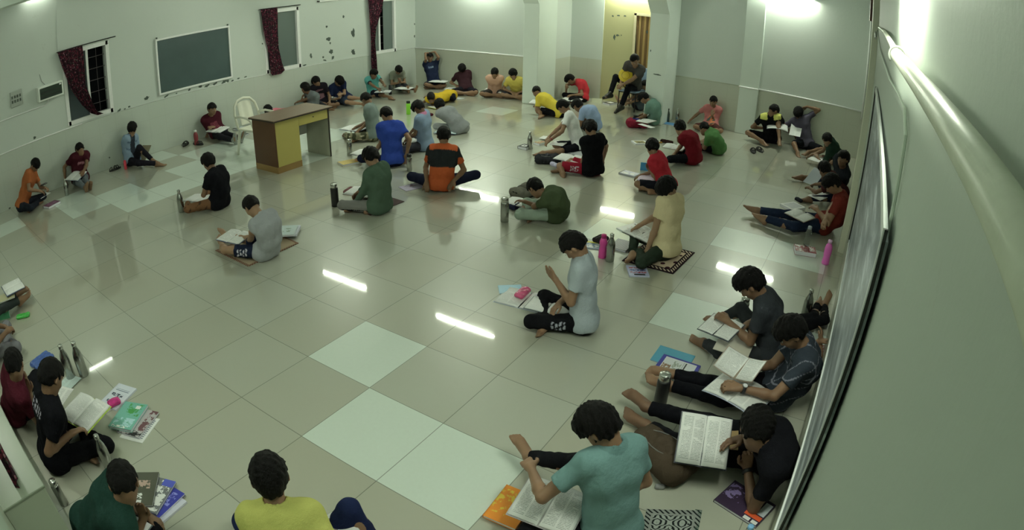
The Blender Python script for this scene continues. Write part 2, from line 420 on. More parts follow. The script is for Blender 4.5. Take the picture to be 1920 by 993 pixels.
for k, (x, y, r, a, ro) in enumerate([(616,73,5,.7,0),(619,81,2,1,0),(662,62,4,2,0),(644,31,2.5,1,0),(612,50,2.5,1,0),(583,105,2.5,1.6,0),
        (606,107,2,1,0),(621,97,5,1,.5),(662,97,4,1.3,-.5),(664,101,3,.5,0),(624,108,3,1,.3),(609,113,4,.35,.2),(571,122,4,.4,-.2),(492,82,1.5,1,0),
        (447,147,3,.4,-.2),(460,144,3,.35,-.2),(312,180,6,.25,-.3),(331,175,2,.5,-.3),(355,168,3,.6,-.3),(376,162,4,.7,-.2),(388,161,5,.4,-.3),(403,157,5,.4,-.3),
        (420,153,5,.5,-.3),(427,152,3,.9,0),(436,151,3,.4,-.2),(275,184,5,.6,-.3),(223,207,5,.4,-.4),(234,204,2,.6,-.3),(242,200,3,.6,-.2),(65,258,3,.9,0),(205,295,1.5,1,0),
        (18,390,3,.5,-.3),(777,45,1.5,1,0),(777,68,1.5,1.5,0)]):
    chip(x, y, r, a, k, ro, parent=wall_left)
# ================================================================ organic shapes: smooth unions of tapered limbs turned into one skin
def nrm(v):
    v = np.asarray(v, float); return v/(np.linalg.norm(v)+1e-12)
class Field:
    def __init__(s, lo, hi, h):
        s.h = h; s.o = np.asarray(lo, float)-2.5*h; s.n = np.ceil((np.asarray(hi)-s.o)/h+3).astype(int)
        s.D = np.full(s.n, 1.0, np.float32)
    def block(s, lo, hi, pad):
        a = np.clip(np.floor((lo-pad-s.o)/s.h).astype(int), 0, s.n-1); b = np.clip(np.ceil((hi+pad-s.o)/s.h).astype(int)+1, 1, s.n)
        if (b <= a).any(): return None, None
        g = [np.arange(a[i], b[i])*s.h+s.o[i] for i in range(3)]
        X = np.stack(np.meshgrid(*g, indexing='ij'), -1).astype(np.float32)
        return tuple(slice(a[i], b[i]) for i in range(3)), X
    def put(s, sl, d, k, sub=False):
        A = s.D[sl]
        if sub:
            s.D[sl] = np.maximum(A, -d) if k <= 0 else -s._smin(-A, d, k)
        else:
            s.D[sl] = np.minimum(A, d) if k <= 0 else s._smin(A, d, k)
    @staticmethod
    def _smin(a, b, k):
        h = np.maximum(k-np.abs(a-b), 0)/k
        return np.minimum(a, b)-h*h*k*.25
    def cap(s, a, b, ra, rb=None, k=.02, cut=None, sub=False):
        a = np.asarray(a, float); b = np.asarray(b, float); rb = ra if rb is None else rb
        R = max(ra, rb); sl, X = s.block(np.minimum(a, b)-R, np.maximum(a, b)+R, k+2*s.h)
        if sl is None: return
        ba = (b-a).astype(np.float32); L = float(ba@ba)+1e-12
        pa = X-a.astype(np.float32); t = np.clip(pa@ba/L, 0, 1)
        d = np.linalg.norm(pa-t[..., None]*ba, axis=-1)-(ra+(rb-ra)*t)
        if cut is not None:
            for p, n in cut: d = np.maximum(d, (X-np.asarray(p, np.float32))@np.asarray(n, np.float32))
        s.put(sl, d, k, sub)
    def ell(s, c, R, rad, k=.02, cut=None, sub=False):
        """R: rows are the ellipsoid's axes"""
        c = np.asarray(c, float); rad = np.asarray(rad, float); m = rad.max()
        sl, X = s.block(c-m, c+m, k+2*s.h)
        if sl is None: return
        q = (X-c.astype(np.float32))@np.asarray(R, np.float32).T
        k0 = np.linalg.norm(q/rad.astype(np.float32), axis=-1); k1 = np.linalg.norm(q/(rad**2).astype(np.float32), axis=-1)
        d = k0*(k0-1)/(k1+1e-9)
        if cut is not None:
            for p, n in cut: d = np.maximum(d, (X-np.asarray(p, np.float32))@np.asarray(n, np.float32))
        s.put(sl, d.astype(np.float32), k, sub)
    def grid(s):
        g = [np.arange(s.n[i])*s.h+s.o[i] for i in range(3)]
        return np.meshgrid(*[x.astype(np.float32) for x in g], indexing='ij', sparse=True)
    def floor(s, z=.002):
        X, Y, Z = s.grid(); s.D = np.maximum(s.D, z-Z)
    def folds(s, amp, seed, lam=.075, band=.05):
        R = random.Random(seed); X, Y, Z = s.grid()
        m = np.abs(s.D) < band
        tot = np.zeros_like(s.D)
        for i in range(4):
            d = nrm([R.uniform(-1, 1), R.uniform(-1, 1), R.uniform(-.6, .6)])*2*math.pi/(lam*R.uniform(.7, 1.5)); ph = R.uniform(0, 6)
            w = nrm([R.uniform(-1, 1) for _ in range(3)])*2*math.pi/(lam*3.1)
            tot += np.sin(d[0]*X+d[1]*Y+d[2]*Z+ph+1.6*np.sin(w[0]*X+w[1]*Y+w[2]*Z))/4
        s.D = np.where(m, s.D+amp*tot.astype(np.float32), s.D)
    def mesh(s):
        D = s.D; h = s.h; n = D.shape; ins = D < 0
        c = np.zeros((n[0]-1, n[1]-1, n[2]-1), np.uint8)
        for i in (0, 1):
            for j in (0, 1):
                for k in (0, 1): c += ins[i:n[0]-1+i, j:n[1]-1+j, k:n[2]-1+k]
        act = (c > 0) & (c < 8); idx = np.argwhere(act)
        if len(idx) == 0: return np.zeros((0, 3)), np.zeros((0, 4), int)
        num = np.full(act.shape, -1, np.int64); num[act] = np.arange(len(idx))
        P = np.zeros((len(idx), 3)); W = np.zeros(len(idx)); I, Jx, K = idx.T
        for ax in range(3):
            e = np.zeros(3, int); e[ax] = 1
            o1, o2 = [a for a in range(3) if a != ax]
            for u in (0, 1):
                for v in (0, 1):
                    q = np.zeros(3, int); q[o1] = u; q[o2] = v
                    a = D[I+q[0], Jx+q[1], K+q[2]]; b = D[I+q[0]+e[0], Jx+q[1]+e[1], K+q[2]+e[2]]
                    mk = (a < 0) != (b < 0); t = np.where(mk, a/(a-b+1e-20), 0)
                    pt = np.tile(q.astype(float), (len(idx), 1)); pt[:, ax] += t
                    P[mk] += pt[mk]; W[mk] += 1
        V = (idx+P/W[:, None])*h+s.o
        F = []
        for ax in range(3):
            e = [0, 0, 0]; e[ax] = 1; o1, o2 = (ax+1) % 3, (ax+2) % 3
            A = ins[tuple(slice(0, n[a]-e[a]) for a in range(3))]; B = ins[tuple(slice(e[a], n[a]) for a in range(3))]
            E = np.argwhere(A != B); E = E[(E[:, o1] > 0) & (E[:, o2] > 0)]
            if not len(E): continue
            ok = np.all(E[:, [o1, o2]] < np.array(n)[[o1, o2]]-1, axis=1); E = E[ok]
            def g(du, dv):
                q = E.copy(); q[:, o1] -= du; q[:, o2] -= dv; return num[q[:, 0], q[:, 1], q[:, 2]]
            Q = np.stack([g(1, 1), g(0, 1), g(0, 0), g(1, 0)], 1)
            inside = A[E[:, 0], E[:, 1], E[:, 2]]
            Q[~inside] = Q[~inside][:, ::-1]; F.append(Q)
        return V, np.concatenate(F)
def mesh_obj(name, V, F, origin, parent, mats, pattern=None):
    me = bpy.data.meshes.new(name); V = (V-np.asarray(origin)).astype(np.float32)
    me.vertices.add(len(V)); me.vertices.foreach_set('co', V.ravel())
    me.loops.add(len(F)*4); me.polygons.add(len(F))
    me.polygons.foreach_set('loop_start', np.arange(0, len(F)*4, 4, dtype=np.int32)); me.polygons.foreach_set('loop_total', np.full(len(F), 4, np.int32))
    me.loops.foreach_set('vertex_index', F.astype(np.int32).ravel())
    me.update(calc_edges=True); me.validate()
    if pattern is not None:
        at = me.color_attributes.new('pattern', 'FLOAT_COLOR', 'POINT')
        pattern = np.asarray(pattern); pattern = (pattern*.94+pattern.mean(1, keepdims=True)*.06)*.80; cc = np.ones((len(V), 4), np.float32); cc[:, :3] = pattern; at.data.foreach_set('color', cc.ravel())
    return link(name, me, parent, mats)
def sdf_obj(name, fld, origin, parent, mats, pattern=None):
    V, F = fld.mesh()
    if not len(V): return None
    return mesh_obj(name, V, F, origin, parent, mats, pattern(V) if pattern else None)
# ================================================================ PEOPLE
def ik(a, c, la, lb, hint):
    """middle joint between a and c for bone lengths la, lb, bent towards hint; returns (mid, end)"""
    a = np.asarray(a, float); c = np.asarray(c, float); v = c-a; d = np.linalg.norm(v); u = v/(d+1e-9)
    d2 = min(max(d, abs(la-lb)+.01), (la+lb)*.998); c2 = a+u*d2
    x = (la*la-lb*lb+d2*d2)/(2*d2); y = math.sqrt(max(la*la-x*x, 0))
    h = np.asarray(hint, float)-a; h = h-u*(h@u); h = nrm(h)
    return a+u*x+h*y, c2
TONES = [(.33, .19, .115, 1), (.26, .145, .085, 1), (.21, .115, .07, 1), (.40, .24, .15, 1)]
PEOPLE = []
def person(label, seat, head, hz, face, s=.88, look=None, legs='cross', sit=.095, tone=0, shirt=('short', sc(90, 90, 90)), pants=('long', sc(25, 26, 28)),
           rh=None, lh=None, re=None, le=None, rk=None, lk=None, rf=None, lf=None, rt=None, lt=None, rcurl=.6, lcurl=.6, hair='short',
           group='students studying on the floor', spat=None, ppat=None, extras=(), girth=.93, twist=0, bulge=1.0, rpn=None, lpn=None, category='person', seatz=0.0, shirt_hem=-.02, headup=None, hk=1.06, rfn=None, lfn=None, _sh=None, _n=0):
    kw = dict(locals())
    sp = J(*seat, seatz) if len(seat) == 2 else np.array(seat, float)
    dist = np.linalg.norm(sp+np.array([0, 0, .4])-CAM)
    h = float(np.clip(.0011*dist+.0036, .0062, .0125)); near = dist < 5.2
    fz = J(*face, 0) if len(face) == 2 else sp+np.array([face[0], face[1], 0]); f = fz-sp; f[2] = 0; f = nrm(f)
    P0 = J(*head, hz); q0 = .17*s
    def inside(p, mg):
        p = p.copy(); p[0] = min(max(p[0], LW+mg), RW-mg*.8); p[1] = min(p[1], (BW if not (X1a < p[0] < X2a) else RB)-mg)
        if p[0] < .8*T: p[1] = max(p[1], NW+mg)
        return p
    sp = inside(sp, q0); H_in = inside(P0, .135*s)
    if _sh is not None: sp = sp+_sh; H_in = H_in+_sh
    JI = lambda a, b, c_: inside(J(a, b, c_), .07)
    up = np.array([0, 0, 1.0]); rg = np.cross(f, up)                 # person's right-hand side
    P = sp+up*(sit*s); H = H_in
    g = s*girth
    # spine: chord from pelvis to neck, bulging backwards when slumped
    lk_pt = J(*look[:2], look[2]) if look is not None else sp+f*.42*s+up*.10
    hf = nrm(lk_pt-H); 
    if hf[2] < -.93: hf = nrm(hf+f*.35)
    hr = nrm(np.cross(hf, up if headup is None else np.array(headup, float))) ; hu = np.cross(hr, hf)
    skull = H; NT = H-hu*.075*s-hf*.022*s                            # top of the neck
    chord = NT-P; S = .585*s; d = np.linalg.norm(chord); cu = chord/d
    back = -f+cu*(f@cu); back = nrm(back)
    b = math.sqrt(max(S*S-d*d, 0))*.46*bulge
    b = min(b, .16*s)
    def sp_pt(t): return P+chord*t+back*b*4*t*(1-t)
    W, Cx, NB = sp_pt(.30), sp_pt(.64), sp_pt(.88)
    spu = nrm(NB-Cx)
    # shoulders
    ct, st = math.cos(math.radians(twist)), math.sin(math.radians(twist))
    rs = nrm(ct*rg+st*f); rs = nrm(rs-spu*(rs@spu)); chf = np.cross(spu, rs)   # chest forward
    shc = NB-spu*.045*s+chf*.005
    shw = .163*s
    def side(sg, hand, elb, curl, pn):
        o = {}
        o['S'] = shc+rs*sg*shw-spu*.005*s
        la, lb = .275*s, .245*s
        if hand is None: tg = sp+f*.30*s+rg*sg*.10*s+up*.17*s
        elif isinstance(hand, str):
            goal = {'chin': H+hf*.095*s-hu*.085*s, 'brow': H+hf*.105*s+hu*.02*s+hr*sg*.02*s, 'head_back': H-hf*.10*s+hr*sg*.03*s, 'head_top': H+hu*.13*s-hr*sg*.04*s}[hand]
            ws = {'chin': H+hf*.12*s-up*.26*s+rs*sg*.035*s, 'brow': H+hf*.16*s-up*.17*s+rs*sg*.06*s, 'head_back': H-hf*.08*s+rs*sg*.17*s+up*.02, 'head_top': H+hu*.13*s+rs*sg*.13*s}[hand]
            tg = inside(ws, .05)
        else: tg = JI(*hand[:2], hand[2]) if not isinstance(hand, np.ndarray) else hand
        if elb is None: hint = o['S']+rg*sg*.25-up*.5-f*.12
        else: hint = JI(*elb[:2], elb[2])
        o['S'] = o['S']+nrm(tg-o['S'])*.018*s
        o['E'], o['W'] = ik(o['S'], tg, la, lb, hint)
        o['hd'] = nrm(nrm(o['W']-o['E'])*.8+nrm(tg-o['S'])*.2)
        if isinstance(hand, str): o['hd'] = nrm(goal-o['W'])*.9+nrm(o['W']-o['E'])*.1; o['hd'] = nrm(o['hd']); pn = pn if pn is not None else nrm(H-(o['W']+o['hd']*.1))
        n = np.array(pn, float) if pn is not None else -up*.8+f*-.2-rg*sg*.25
        n = n-o['hd']*(n@o['hd']); n = nrm(n) if np.linalg.norm(n) > .05 else nrm(np.cross(o['hd'], rg))
        o['pn'] = n; o['th'] = np.cross(o['hd'], n)*sg; o['curl'] = curl
        return o
    A = {1: side(1, rh, re, rcurl, rpn), -1: side(-1, lh, le, lcurl, lpn)}
    # legs
    def leg(sg, preset, kn, ft, toe):
        o = {}; hip = P+rg*sg*.085*s+f*.02*s; lt_, ls_ = .415*s, .395*s
        if preset == 'cross':
            dk = sp+f*.22*s+rg*sg*.31*s+up*.115*s; df = sp+f*(.30+.03*sg)*s-rg*sg*.09*s+up*.055*s
        elif preset == 'straight': dk = sp+f*.46*s+rg*sg*.10*s+up*.13*s; df = sp+f*.84*s+rg*sg*.11*s+up*.06*s
        elif preset == 'up': dk = sp+f*.27*s+rg*sg*.12*s+up*.46*s; df = sp+f*.40*s+rg*sg*.12*s+up*.08*s
        elif preset == 'kneel': dk = sp+f*.36*s+rg*sg*.10*s+up*.07*s; df = sp-f*.02*s+rg*sg*.09*s+up*.05*s; hip = P+rg*sg*.085*s
        elif preset == 'chair': dk = P+f*.42*s+rg*sg*.09*s; df = sp*1.0+f*.42*s+rg*sg*.1*s; df[2] = .08
        if kn is not None: dk = JI(*kn[:2], kn[2]) if not isinstance(kn, np.ndarray) else kn
        if ft is not None: df = JI(*ft[:2], ft[2]) if not isinstance(ft, np.ndarray) else ft
        k_, a_ = ik(hip, df, lt_, ls_, dk)
        if np.linalg.norm(k_-dk) > .05 and kn is not None:
            k_ = hip+nrm(dk-hip)*lt_; k_[2] = max(k_[2], .06); a_ = k_+nrm(df-k_)*min(ls_, max(.2, np.linalg.norm(df-k_)*1.0))
        k_[2] = max(k_[2], .062*s); a_[2] = max(a_[2], .045*s)
        sd = nrm(a_-k_)
        if toe is not None: td = nrm(J(*toe[:2], toe[2])-a_)
        elif preset == 'straight': td = nrm(up*.85+f*.35+rg*sg*.25)
        elif preset == 'cross': td = nrm(sd*.75+f*.45*1.0-rg*sg*.1); td[2] *= .2; td = nrm(td)
        elif preset == 'kneel': td = nrm(-f+up*.0)
        else: td = nrm(f*.95+rg*sg*.15)
        n = sd - td*(sd@td)
        if preset in ('up', 'chair'): n = -up-td*(-up@td)
        if preset == 'cross': n = -up*.35-f*.5+rg*sg*.2; n = n-td*(n@td)
        if preset == 'kneel': n = up-td*(up@td)
        fo = rfn if sg > 0 else lfn
        if fo is not None: n = np.array(fo, float); n = n-td*(n@td)
        n = nrm(n) if np.linalg.norm(n) > .1 else nrm(np.cross(td, rg))
        o.update(H=hip, K=k_, A=a_, td=td, n=n, sx=nrm(np.cross(td, n)), p=preset); return o
    lp = legs if isinstance(legs, (list, tuple)) else (legs, legs)   # right, left
    L = {1: leg(1, lp[0], rk, rf, rt), -1: leg(-1, lp[1], lk, lf, lt)}
    pts = [P, W, Cx, NB, H]+[A[i][q] for i in A for q in 'SEW']+[L[i][q] for i in L for q in 'HKA']
    lo = np.min(pts, 0)-.24; hi = np.max(pts, 0)+.24; lo[2] = max(lo[2], 0.0)
    need = np.zeros(3)
    chk = [(P, .135), (Cx, .13), (H, .115), (NB, .09)]+[(A[i][q], r_) for i in A for q, r_ in (('S', .085), ('E', .055), ('W', .05))]+[(L[i][q], r_) for i in L for q, r_ in (('K', .075), ('A', .05))]
    chk += [(A[i]['W']+A[i]['hd']*.16*s, .02) for i in A]
    for pt, r_ in chk:
        need[0] = max(need[0], LW+r_-pt[0]) if pt[0] < 0 else min(need[0], RW-r_-pt[0])
        yb = BW if not (X1b < pt[0] < X2a) else RB
        if pt[1] > 0: need[1] = min(need[1], yb-r_-pt[1])
    if _n < 2 and np.abs(need).max() > .012 and sit < .3:
        kw['_sh'] = need+(0 if _sh is None else _sh); kw['_n'] = _n+1
        return person(**kw)
    PEOPLE.append((label, sp, H, d/S))
    # ---------------- the body, one continuous skin
    B = Field(lo, hi, h)
    def torso(F, off, k=.05):
        F.cap(P-rg*.075*s, P+rg*.075*s, .100*g+off, k=k)
        for sg in (1, -1):
            F.cap(P+rg*sg*.065*s, W+rs*sg*.050*s, .095*g+off, .084*g+off, k)
            F.cap(W+rs*sg*.050*s, Cx+rs*sg*.070*s, .084*g+off, .094*g+off, k)
            F.cap(Cx+rs*sg*.070*s, shc+rs*sg*.085*s-spu*.03*s, .094*g+off, .066*g+off, k)
        F.cap(shc-rs*shw*.86, shc+rs*shw*.86, .052*g+off, k=k)
        F.cap(shc+spu*.01, NB+spu*.02*s, .05*g+off*.6, .047*g+off*.3, k*.8)
    torso(B, 0)
    B.cap(NB-spu*.02*s, NT+hu*.02*s, .051*s, .047*s, .02)
    # head
    s *= hk
    fr = np.stack([hr, hf, hu])
    def hp(x, y, z): return skull+s*(x*hr+y*hf+z*hu)
    B.ell(hp(0, -.008, .022), fr, np.array([.074, .092, .090])*s, .01)
    B.ell(hp(0, .022, -.045), fr, np.array([.056, .062, .062])*s, .035)
    B.ell(hp(0, .052, -.084), fr, np.array([.026, .024, .020])*s, .03)
    B.cap(hp(0, .080, .012), hp(0, .100, -.028), .0085*s, .0125*s, .012)
    B.cap(hp(-.012, .088, -.034), hp(.012, .088, -.034), .008*s, k=.008)
    B.cap(hp(-.034, .076, .026), hp(.034, .076, .026), .0085*s, k=.014)
    for q in (1, -1):
        B.ell(hp(q*.030, .093, .007), fr, np.array([.014, .012, .009])*s, .012, sub=True)
        B.ell(hp(q*.080, -.008, -.010), np.stack([nrm(hr*q+hf*.35), nrm(hf-hr*q*.35), hu]), np.array([.0085, .019, .031])*s, .004)
        B.cap(hp(q*.040, .050, -.030), hp(q*.045, .030, -.010), .020*s, k=.02)
    B.cap(hp(-.017, .080, -.055), hp(.017, .080, -.055), .0075*s, k=.008)
    B.cap(hp(-.013, .079, -.066), hp(.013, .079, -.066), .0075*s, k=.006)
    s /= hk
    fat = max(0.0, h-.0075)*.45
    for sg in (1, -1):
        a = A[sg]; sw = .9 if girth < 1 else 1
        B.cap(a['S'], a['S']*.55+a['E']*.45, .050*g, .045*g, .03); B.cap(a['S']*.55+a['E']*.45, a['E'], .045*g, .037*g, .02)
        m1 = a['E']*.72+a['W']*.28
        B.cap(a['E'], m1, .036*g, .039*g, .015); B.cap(m1, a['W'], .039*g, .026*g, .015)
        # hand
        Wp, hd, n, th = a['W'], a['hd'], a['pn'], a['th']; q = s
        K0 = Wp+hd*.083*q
        B.cap(Wp, Wp+hd*.02, .025*q, .024*q, .01)
        for o_ in (-.027, -.009, .009, .027): B.cap(Wp+hd*.018*q+th*o_*.7*q, K0+th*o_*q, .0145*q, .0115*q, .012)
        c = a['curl']
        for i, (o_, ln) in enumerate(((.029, .070), (.010, .078), (-.009, .072), (-.027, .057))):
            p0 = K0+th*o_*q; ang = c*.45+.12*i*min(c, .6); rr = .0086*q+fat; dd = hd+th*o_*1.2
            for jn, (fr_, kk) in enumerate(((.45, 1.0), (.31, 1.1), (.24, .8))):
                dv = nrm(nrm(dd)*math.cos(ang)+n*math.sin(ang)); p1 = p0+dv*ln*fr_*q*1.02
                B.cap(p0, p1, rr, rr*.92, .003 if jn else .006); p0 = p1; rr *= .92; ang += c*kk*.75
        t0 = Wp+hd*.022*q+th*.024*q; t1 = t0+nrm(hd*.62+th*.7+n*.25*c)*.042*q; t2 = t1+nrm(hd*.9+th*.22+n*.4*c)*.034*q; t3 = t2+nrm(hd*.95+n*.5*c-th*.05)*.024*q
        B.cap(t0, t1, .0155*q, .0115*q, .012); B.cap(t1, t2, .0108*q+fat, .0098*q+fat, .004); B.cap(t2, t3, .0098*q+fat, .0085*q+fat, .004)
        # leg and foot
        l = L[sg]; k3 = l['K']*.70+l['A']*.30
        B.cap(l['H'], l['K'], .074*g, .050*g, .03); B.cap(l['K'], k3, .047*g, .046*g, .02); B.cap(k3, l['A'], .046*g, .030*g, .02)
        back_ = nrm(np.cross(nrm(l['A']-l['K']), np.cross(nrm(l['A']-l['K']), l['td'])))
        B.ell(k3+back_*.012*s, np.stack([nrm(l['A']-l['K']), nrm(np.cross(l['A']-l['K'], back_)), back_]), np.array([.10, .042, .044])*g, .03)
        if l['p'] != 'chair' or True:
            A_, td, fn, sx = l['A'], l['td'], l['n'], l['sx']
            heel = A_-td*.040*s+fn*.038*s; ball = A_+td*.115*s+fn*.046*s
            B.cap(A_, heel, .030*g, .029*s, .02)
            for o_ in (-.018, .018): B.cap(heel+sx*o_*.5*s, ball+sx*o_*s, .026*s, .020*s, .015)
            B.cap(A_+td*.01, ball+fn*-.004, .032*s, .020*s, .02)
            big = np.sign(-(sx@rg)*sg) or 1
            for i, o_ in enumerate((.030, .014, .001, -.012, -.025)):
                rr = ((.0125, .0088, .0082, .0078, .0078)[i])*s+fat*.8; p0 = ball+sx*big*o_*s+td*.008*s
                ln = (.048, .046, .040, .033, .026)[i]*s
                B.cap(p0, p0+nrm(td*1.0-fn*.10)*ln*.55, rr, rr*.95, .006); B.cap(p0+nrm(td-fn*.1)*ln*.55, p0+nrm(td-fn*.02)*ln, rr*.95, rr*.92, .003)
    if sit < .3: B.floor()
    root = empty('person', sp, label, category, group)
    TN = TONES[tone]
    sdf_obj('body', B, sp, root, [skin(TN)])
    # ---------------- shirt
    hs = max(h, .0075); sk, scol = shirt[0], shirt[1]
    if scol is not None:
        F = Field(lo, hi, hs); torso(F, .020*s, .06)
        F.cap(P+back*.012-rg*.05, P+back*.012+rg*.05, .108*g+.018, k=.04)
        for sg in (1, -1):
            a = A[sg]
            if sk == 'none':
                F.cap(a['S'], a['S'], .050*g+.012, k=.04, cut=[(a['S']+rs*sg*.012, rs*sg)])
            elif sk == 'long':
                F.cap(a['S'], a['E'], .058*g+.006, .046*g+.006, .035); m1 = a['E']*.7+a['W']*.3
                F.cap(a['E'], a['W'], .046*g+.006, .030*g+.006, .02, cut=[(a['W']-a['hd']*.012, nrm(a['W']-a['E']))])
            else:
                t = .60 if sk == 'short' else .45; u = nrm(a['E']-a['S']); e = a['S']+(a['E']-a['S'])*t
                F.cap(a['S'], a['E'], .060*g, .058*g+.006, .04, cut=[(e, u)])
        F.cap(NB+spu*.012*s+chf*.012*s, NT+hu*.05, .056*s, .064*s, k=.006, sub=True)
        # hem
        X, Y, Z = F.grid(); hp0 = P+np.array([0, 0, 1.0])*shirt_hem*s
        tu = nrm(W-P)
        F.D = np.maximum(F.D, -((X-hp0[0])*tu[0]+(Y-hp0[1])*tu[1]+(Z-hp0[2])*tu[2])-.035)
        F.folds(.0055*s, len(PEOPLE)*7+1, .085); F.floor(.004)
        pf = None
        if spat: pf = lambda V: spat(V, dict(P=P, W=W, C=Cx, N=NB, f=chf, r=rs, u=spu, s=s, A=A, sp=sp, base=scol))
        sdf_obj('shirt', F, sp, root, [vcol_cloth() if spat else cloth(scol, 'shirt_fabric')], pf)
    # ---------------- trousers or shorts
    pk, pc = pants
    if pc is not None:
        F = Field(lo, hi, hs); F.cap(P-rg*.075*s, P+rg*.075*s, .112*g, k=.04)
        F.cap(P-rg*.05*s, P*.45+W*.55-rg*.04*s, .104*g, .10*g, .04); F.cap(P+rg*.05*s, P*.45+W*.55+rg*.04*s, .104*g, .10*g, .04)
        for sg in (1, -1):
            l = L[sg]; u = nrm(l['K']-l['H']); v = nrm(l['A']-l['K'])
            if pk == 'long':
                F.cap(l['H'], l['K'], .090*g, .064*g, .04)
                F.cap(l['K'], l['A'], .062*g, .048*g, .025, cut=[(l['A']-v*.035*s, v)])
            elif pk == 'threequarter':
                F.cap(l['H'], l['K'], .090*g, .066*g, .04); F.cap(l['K'], l['A'], .064*g, .058*g, .025, cut=[(l['K']+v*.16*s, v)])
            else:
                t = .93 if pk == 'short' else .7
                F.cap(l['H'], l['K'], .092*g, .078*g, .04, cut=[(l['H']+(l['K']-l['H'])*t, u)])
        F.folds(.005*s, len(PEOPLE)*7+3, .07); F.floor(.003)
        pf = (lambda V: ppat(V, dict(P=P, L=L, f=f, r=rg, s=s, sp=sp, base=pc))) if ppat else None
        sdf_obj('shorts' if pk != 'long' else 'trousers', F, sp, root, [vcol_cloth() if ppat else cloth(pc, 'trouser_fabric')], pf)
    # ---------------- hair
    s *= hk
    front = {'short': .046, 'bushy': .034, 'buzz': .052, 'fade': .050}[hair]
    nape = {'short': -.062, 'bushy': -.072, 'buzz': -.05, 'fade': -.03}[hair]
    hl = skull-.15; hh_ = skull+.15; hx = max(h*.85, .0055)
    F = Field(hl, hh_, hx); o_ = {'short': .014, 'bushy': .024, 'buzz': .007, 'fade': .013}[hair]
    F.ell(hp(0, -.008, .022), fr, np.array([.074, .092, .090])*s+o_, .0)
    F.cap(hp(0, -.062, -.02), hp(0, -.058, nape+.01), .052*s, .046*s, .02)
    if hair == 'bushy': F.ell(hp(0, .02, .075), fr, np.array([.072, .080, .042])*s+.008, .02)
    X, Y, Z = F.grid(); q = [X-skull[0], Y-skull[1], Z-skull[2]]
    lx, ly, lz = [(q[0]*ax_[0]+q[1]*ax_[1]+q[2]*ax_[2])/s for ax_ in (hr, hf, hu)]
    sd_ = len(PEOPLE)*1.7
    wob = .007*np.sin(75*lx+sd_)+.005*np.sin(160*lx+2*sd_)+.10*np.maximum(lx*np.sign(math.sin(sd_)), 0)
    topc = front-.006+wob-lz                               # fringe
    burn = np.maximum(ly-(.014+.35*np.maximum(lz, 0)-.25*np.maximum(-lz-.012, 0)), -.034-lz)       # sideburns in front of the ears
    bk_ = np.maximum(ly+.022-.2*np.maximum(lz, 0), nape-.004*np.sin(120*lx+sd_)-lz)                 # behind the ears down to the nape
    sidec = np.minimum(burn, bk_)
    cutd = np.minimum(topc, sidec)
    F.D = np.maximum(F.D, (cutd*s).astype(np.float32))
    for q_ in (1, -1): F.ell(hp(q_*.088, -.004, -.014), fr, np.array([.034, .023, .030])*s, .006, sub=True)
    if hair != 'buzz':
        F.folds(.005 if hair != 'bushy' else .008, len(PEOPLE)*5+2, .036, .03); F.folds(.0035, len(PEOPLE)*3+5, .018, .03)
    sdf_obj('hair', F, sp, root, [hairmat()])
    # ---------------- face details where the face shows
    vis = hf@nrm(CAM-H)
    if vis > -.45:
        for q_ in (1, -1):
            e = hp(q_*.030, .0845, .0085); M = Matrix([[*(hr*.0125*s), 0][:3], [*(hf*.006*s), 0][:3], [*(hu*.0052*s), 0][:3]]).transposed().to_4x4(); M.translation = Vector(e-sp)
            MB().lathe([(.02, -1), (.7, -.7), (1, 0), (.7, .7), (.02, 1)], 12, M).build('eye', M_EYE, root, smooth=True)
            e = hp(q_*.030, .090, .0085); M = Matrix([[*(hr*.0055*s), 0][:3], [*(hf*.003*s), 0][:3], [*(hu*.0052*s), 0][:3]]).transposed().to_4x4(); M.translation = Vector(e-sp)
            MB().lathe([(.02, -1), (.7, -.7), (1, 0), (.7, .7), (.02, 1)], 10, M).build('iris', M_IRIS, root, smooth=True)
            MB().tube([hp(q_*.014, .0875, .028)-sp, hp(q_*.032, .086, .034)-sp, hp(q_*.048, .074, .028)-sp], [.0025*s, .0042*s, .002*s], 8).build('eyebrow', hairmat(), root, smooth=True)
        MB().tube([hp(-.020, .0845, -.060)-sp, hp(0, .0895, -.060)-sp, hp(.020, .0845, -.060)-sp], [.0022*s, .0048*s, .0022*s], 8).build('mouth', M_LIP, root, smooth=True)
    s /= hk
    for ex in extras:
        if ex in ('watch_r', 'watch_l'):
            a = A[1 if ex[-1] == 'r' else -1]; c = a['W']-nrm(a['W']-a['E'])*.022; ax_ = nrm(a['W']-a['E'])
            e1 = -a['pn']; e1 = nrm(e1-ax_*(e1@ax_)); e2 = np.cross(ax_, e1); rr = .031*s*girth+.003
            mb = MB(); V = []; n_ = 20
            for k_ in range(n_):
                t = 2*math.pi*k_/n_
                for (rrr, w) in ((rr-.002, -.011), (rr+.002, -.011), (rr+.002, .011), (rr-.002, .011)):
                    V.append(c-sp+(e1*math.cos(t)+e2*math.sin(t))*rrr+ax_*w)
            F_ = [(k_*4+i, k_*4+(i+1) % 4, ((k_+1) % n_)*4+(i+1) % 4, ((k_+1) % n_)*4+i) for k_ in range(n_) for i in range(4)]
            w_ = mb.add(V, F_).build('wristwatch', plain('watch_strap', (.012, .012, .014, 1), .5), root, smooth=True)
            M = Matrix([list(e2), list(ax_), list(e1)]).transposed().to_4x4(); M.translation = Vector(c-sp+e1*(rr+.001))
            MB().lathe([(.0175, 0), (.0185, .003), (.0165, .007), (.001, .007)], 20, M).build('watch_case', plain('steel', (.5, .5, .5, 1), .3, .9), w_, smooth=True)
            MB().lathe([(.0145, .0075), (.001, .0078)], 20, M).build('dial', plain('dial', sc(190, 195, 200), .3), w_)
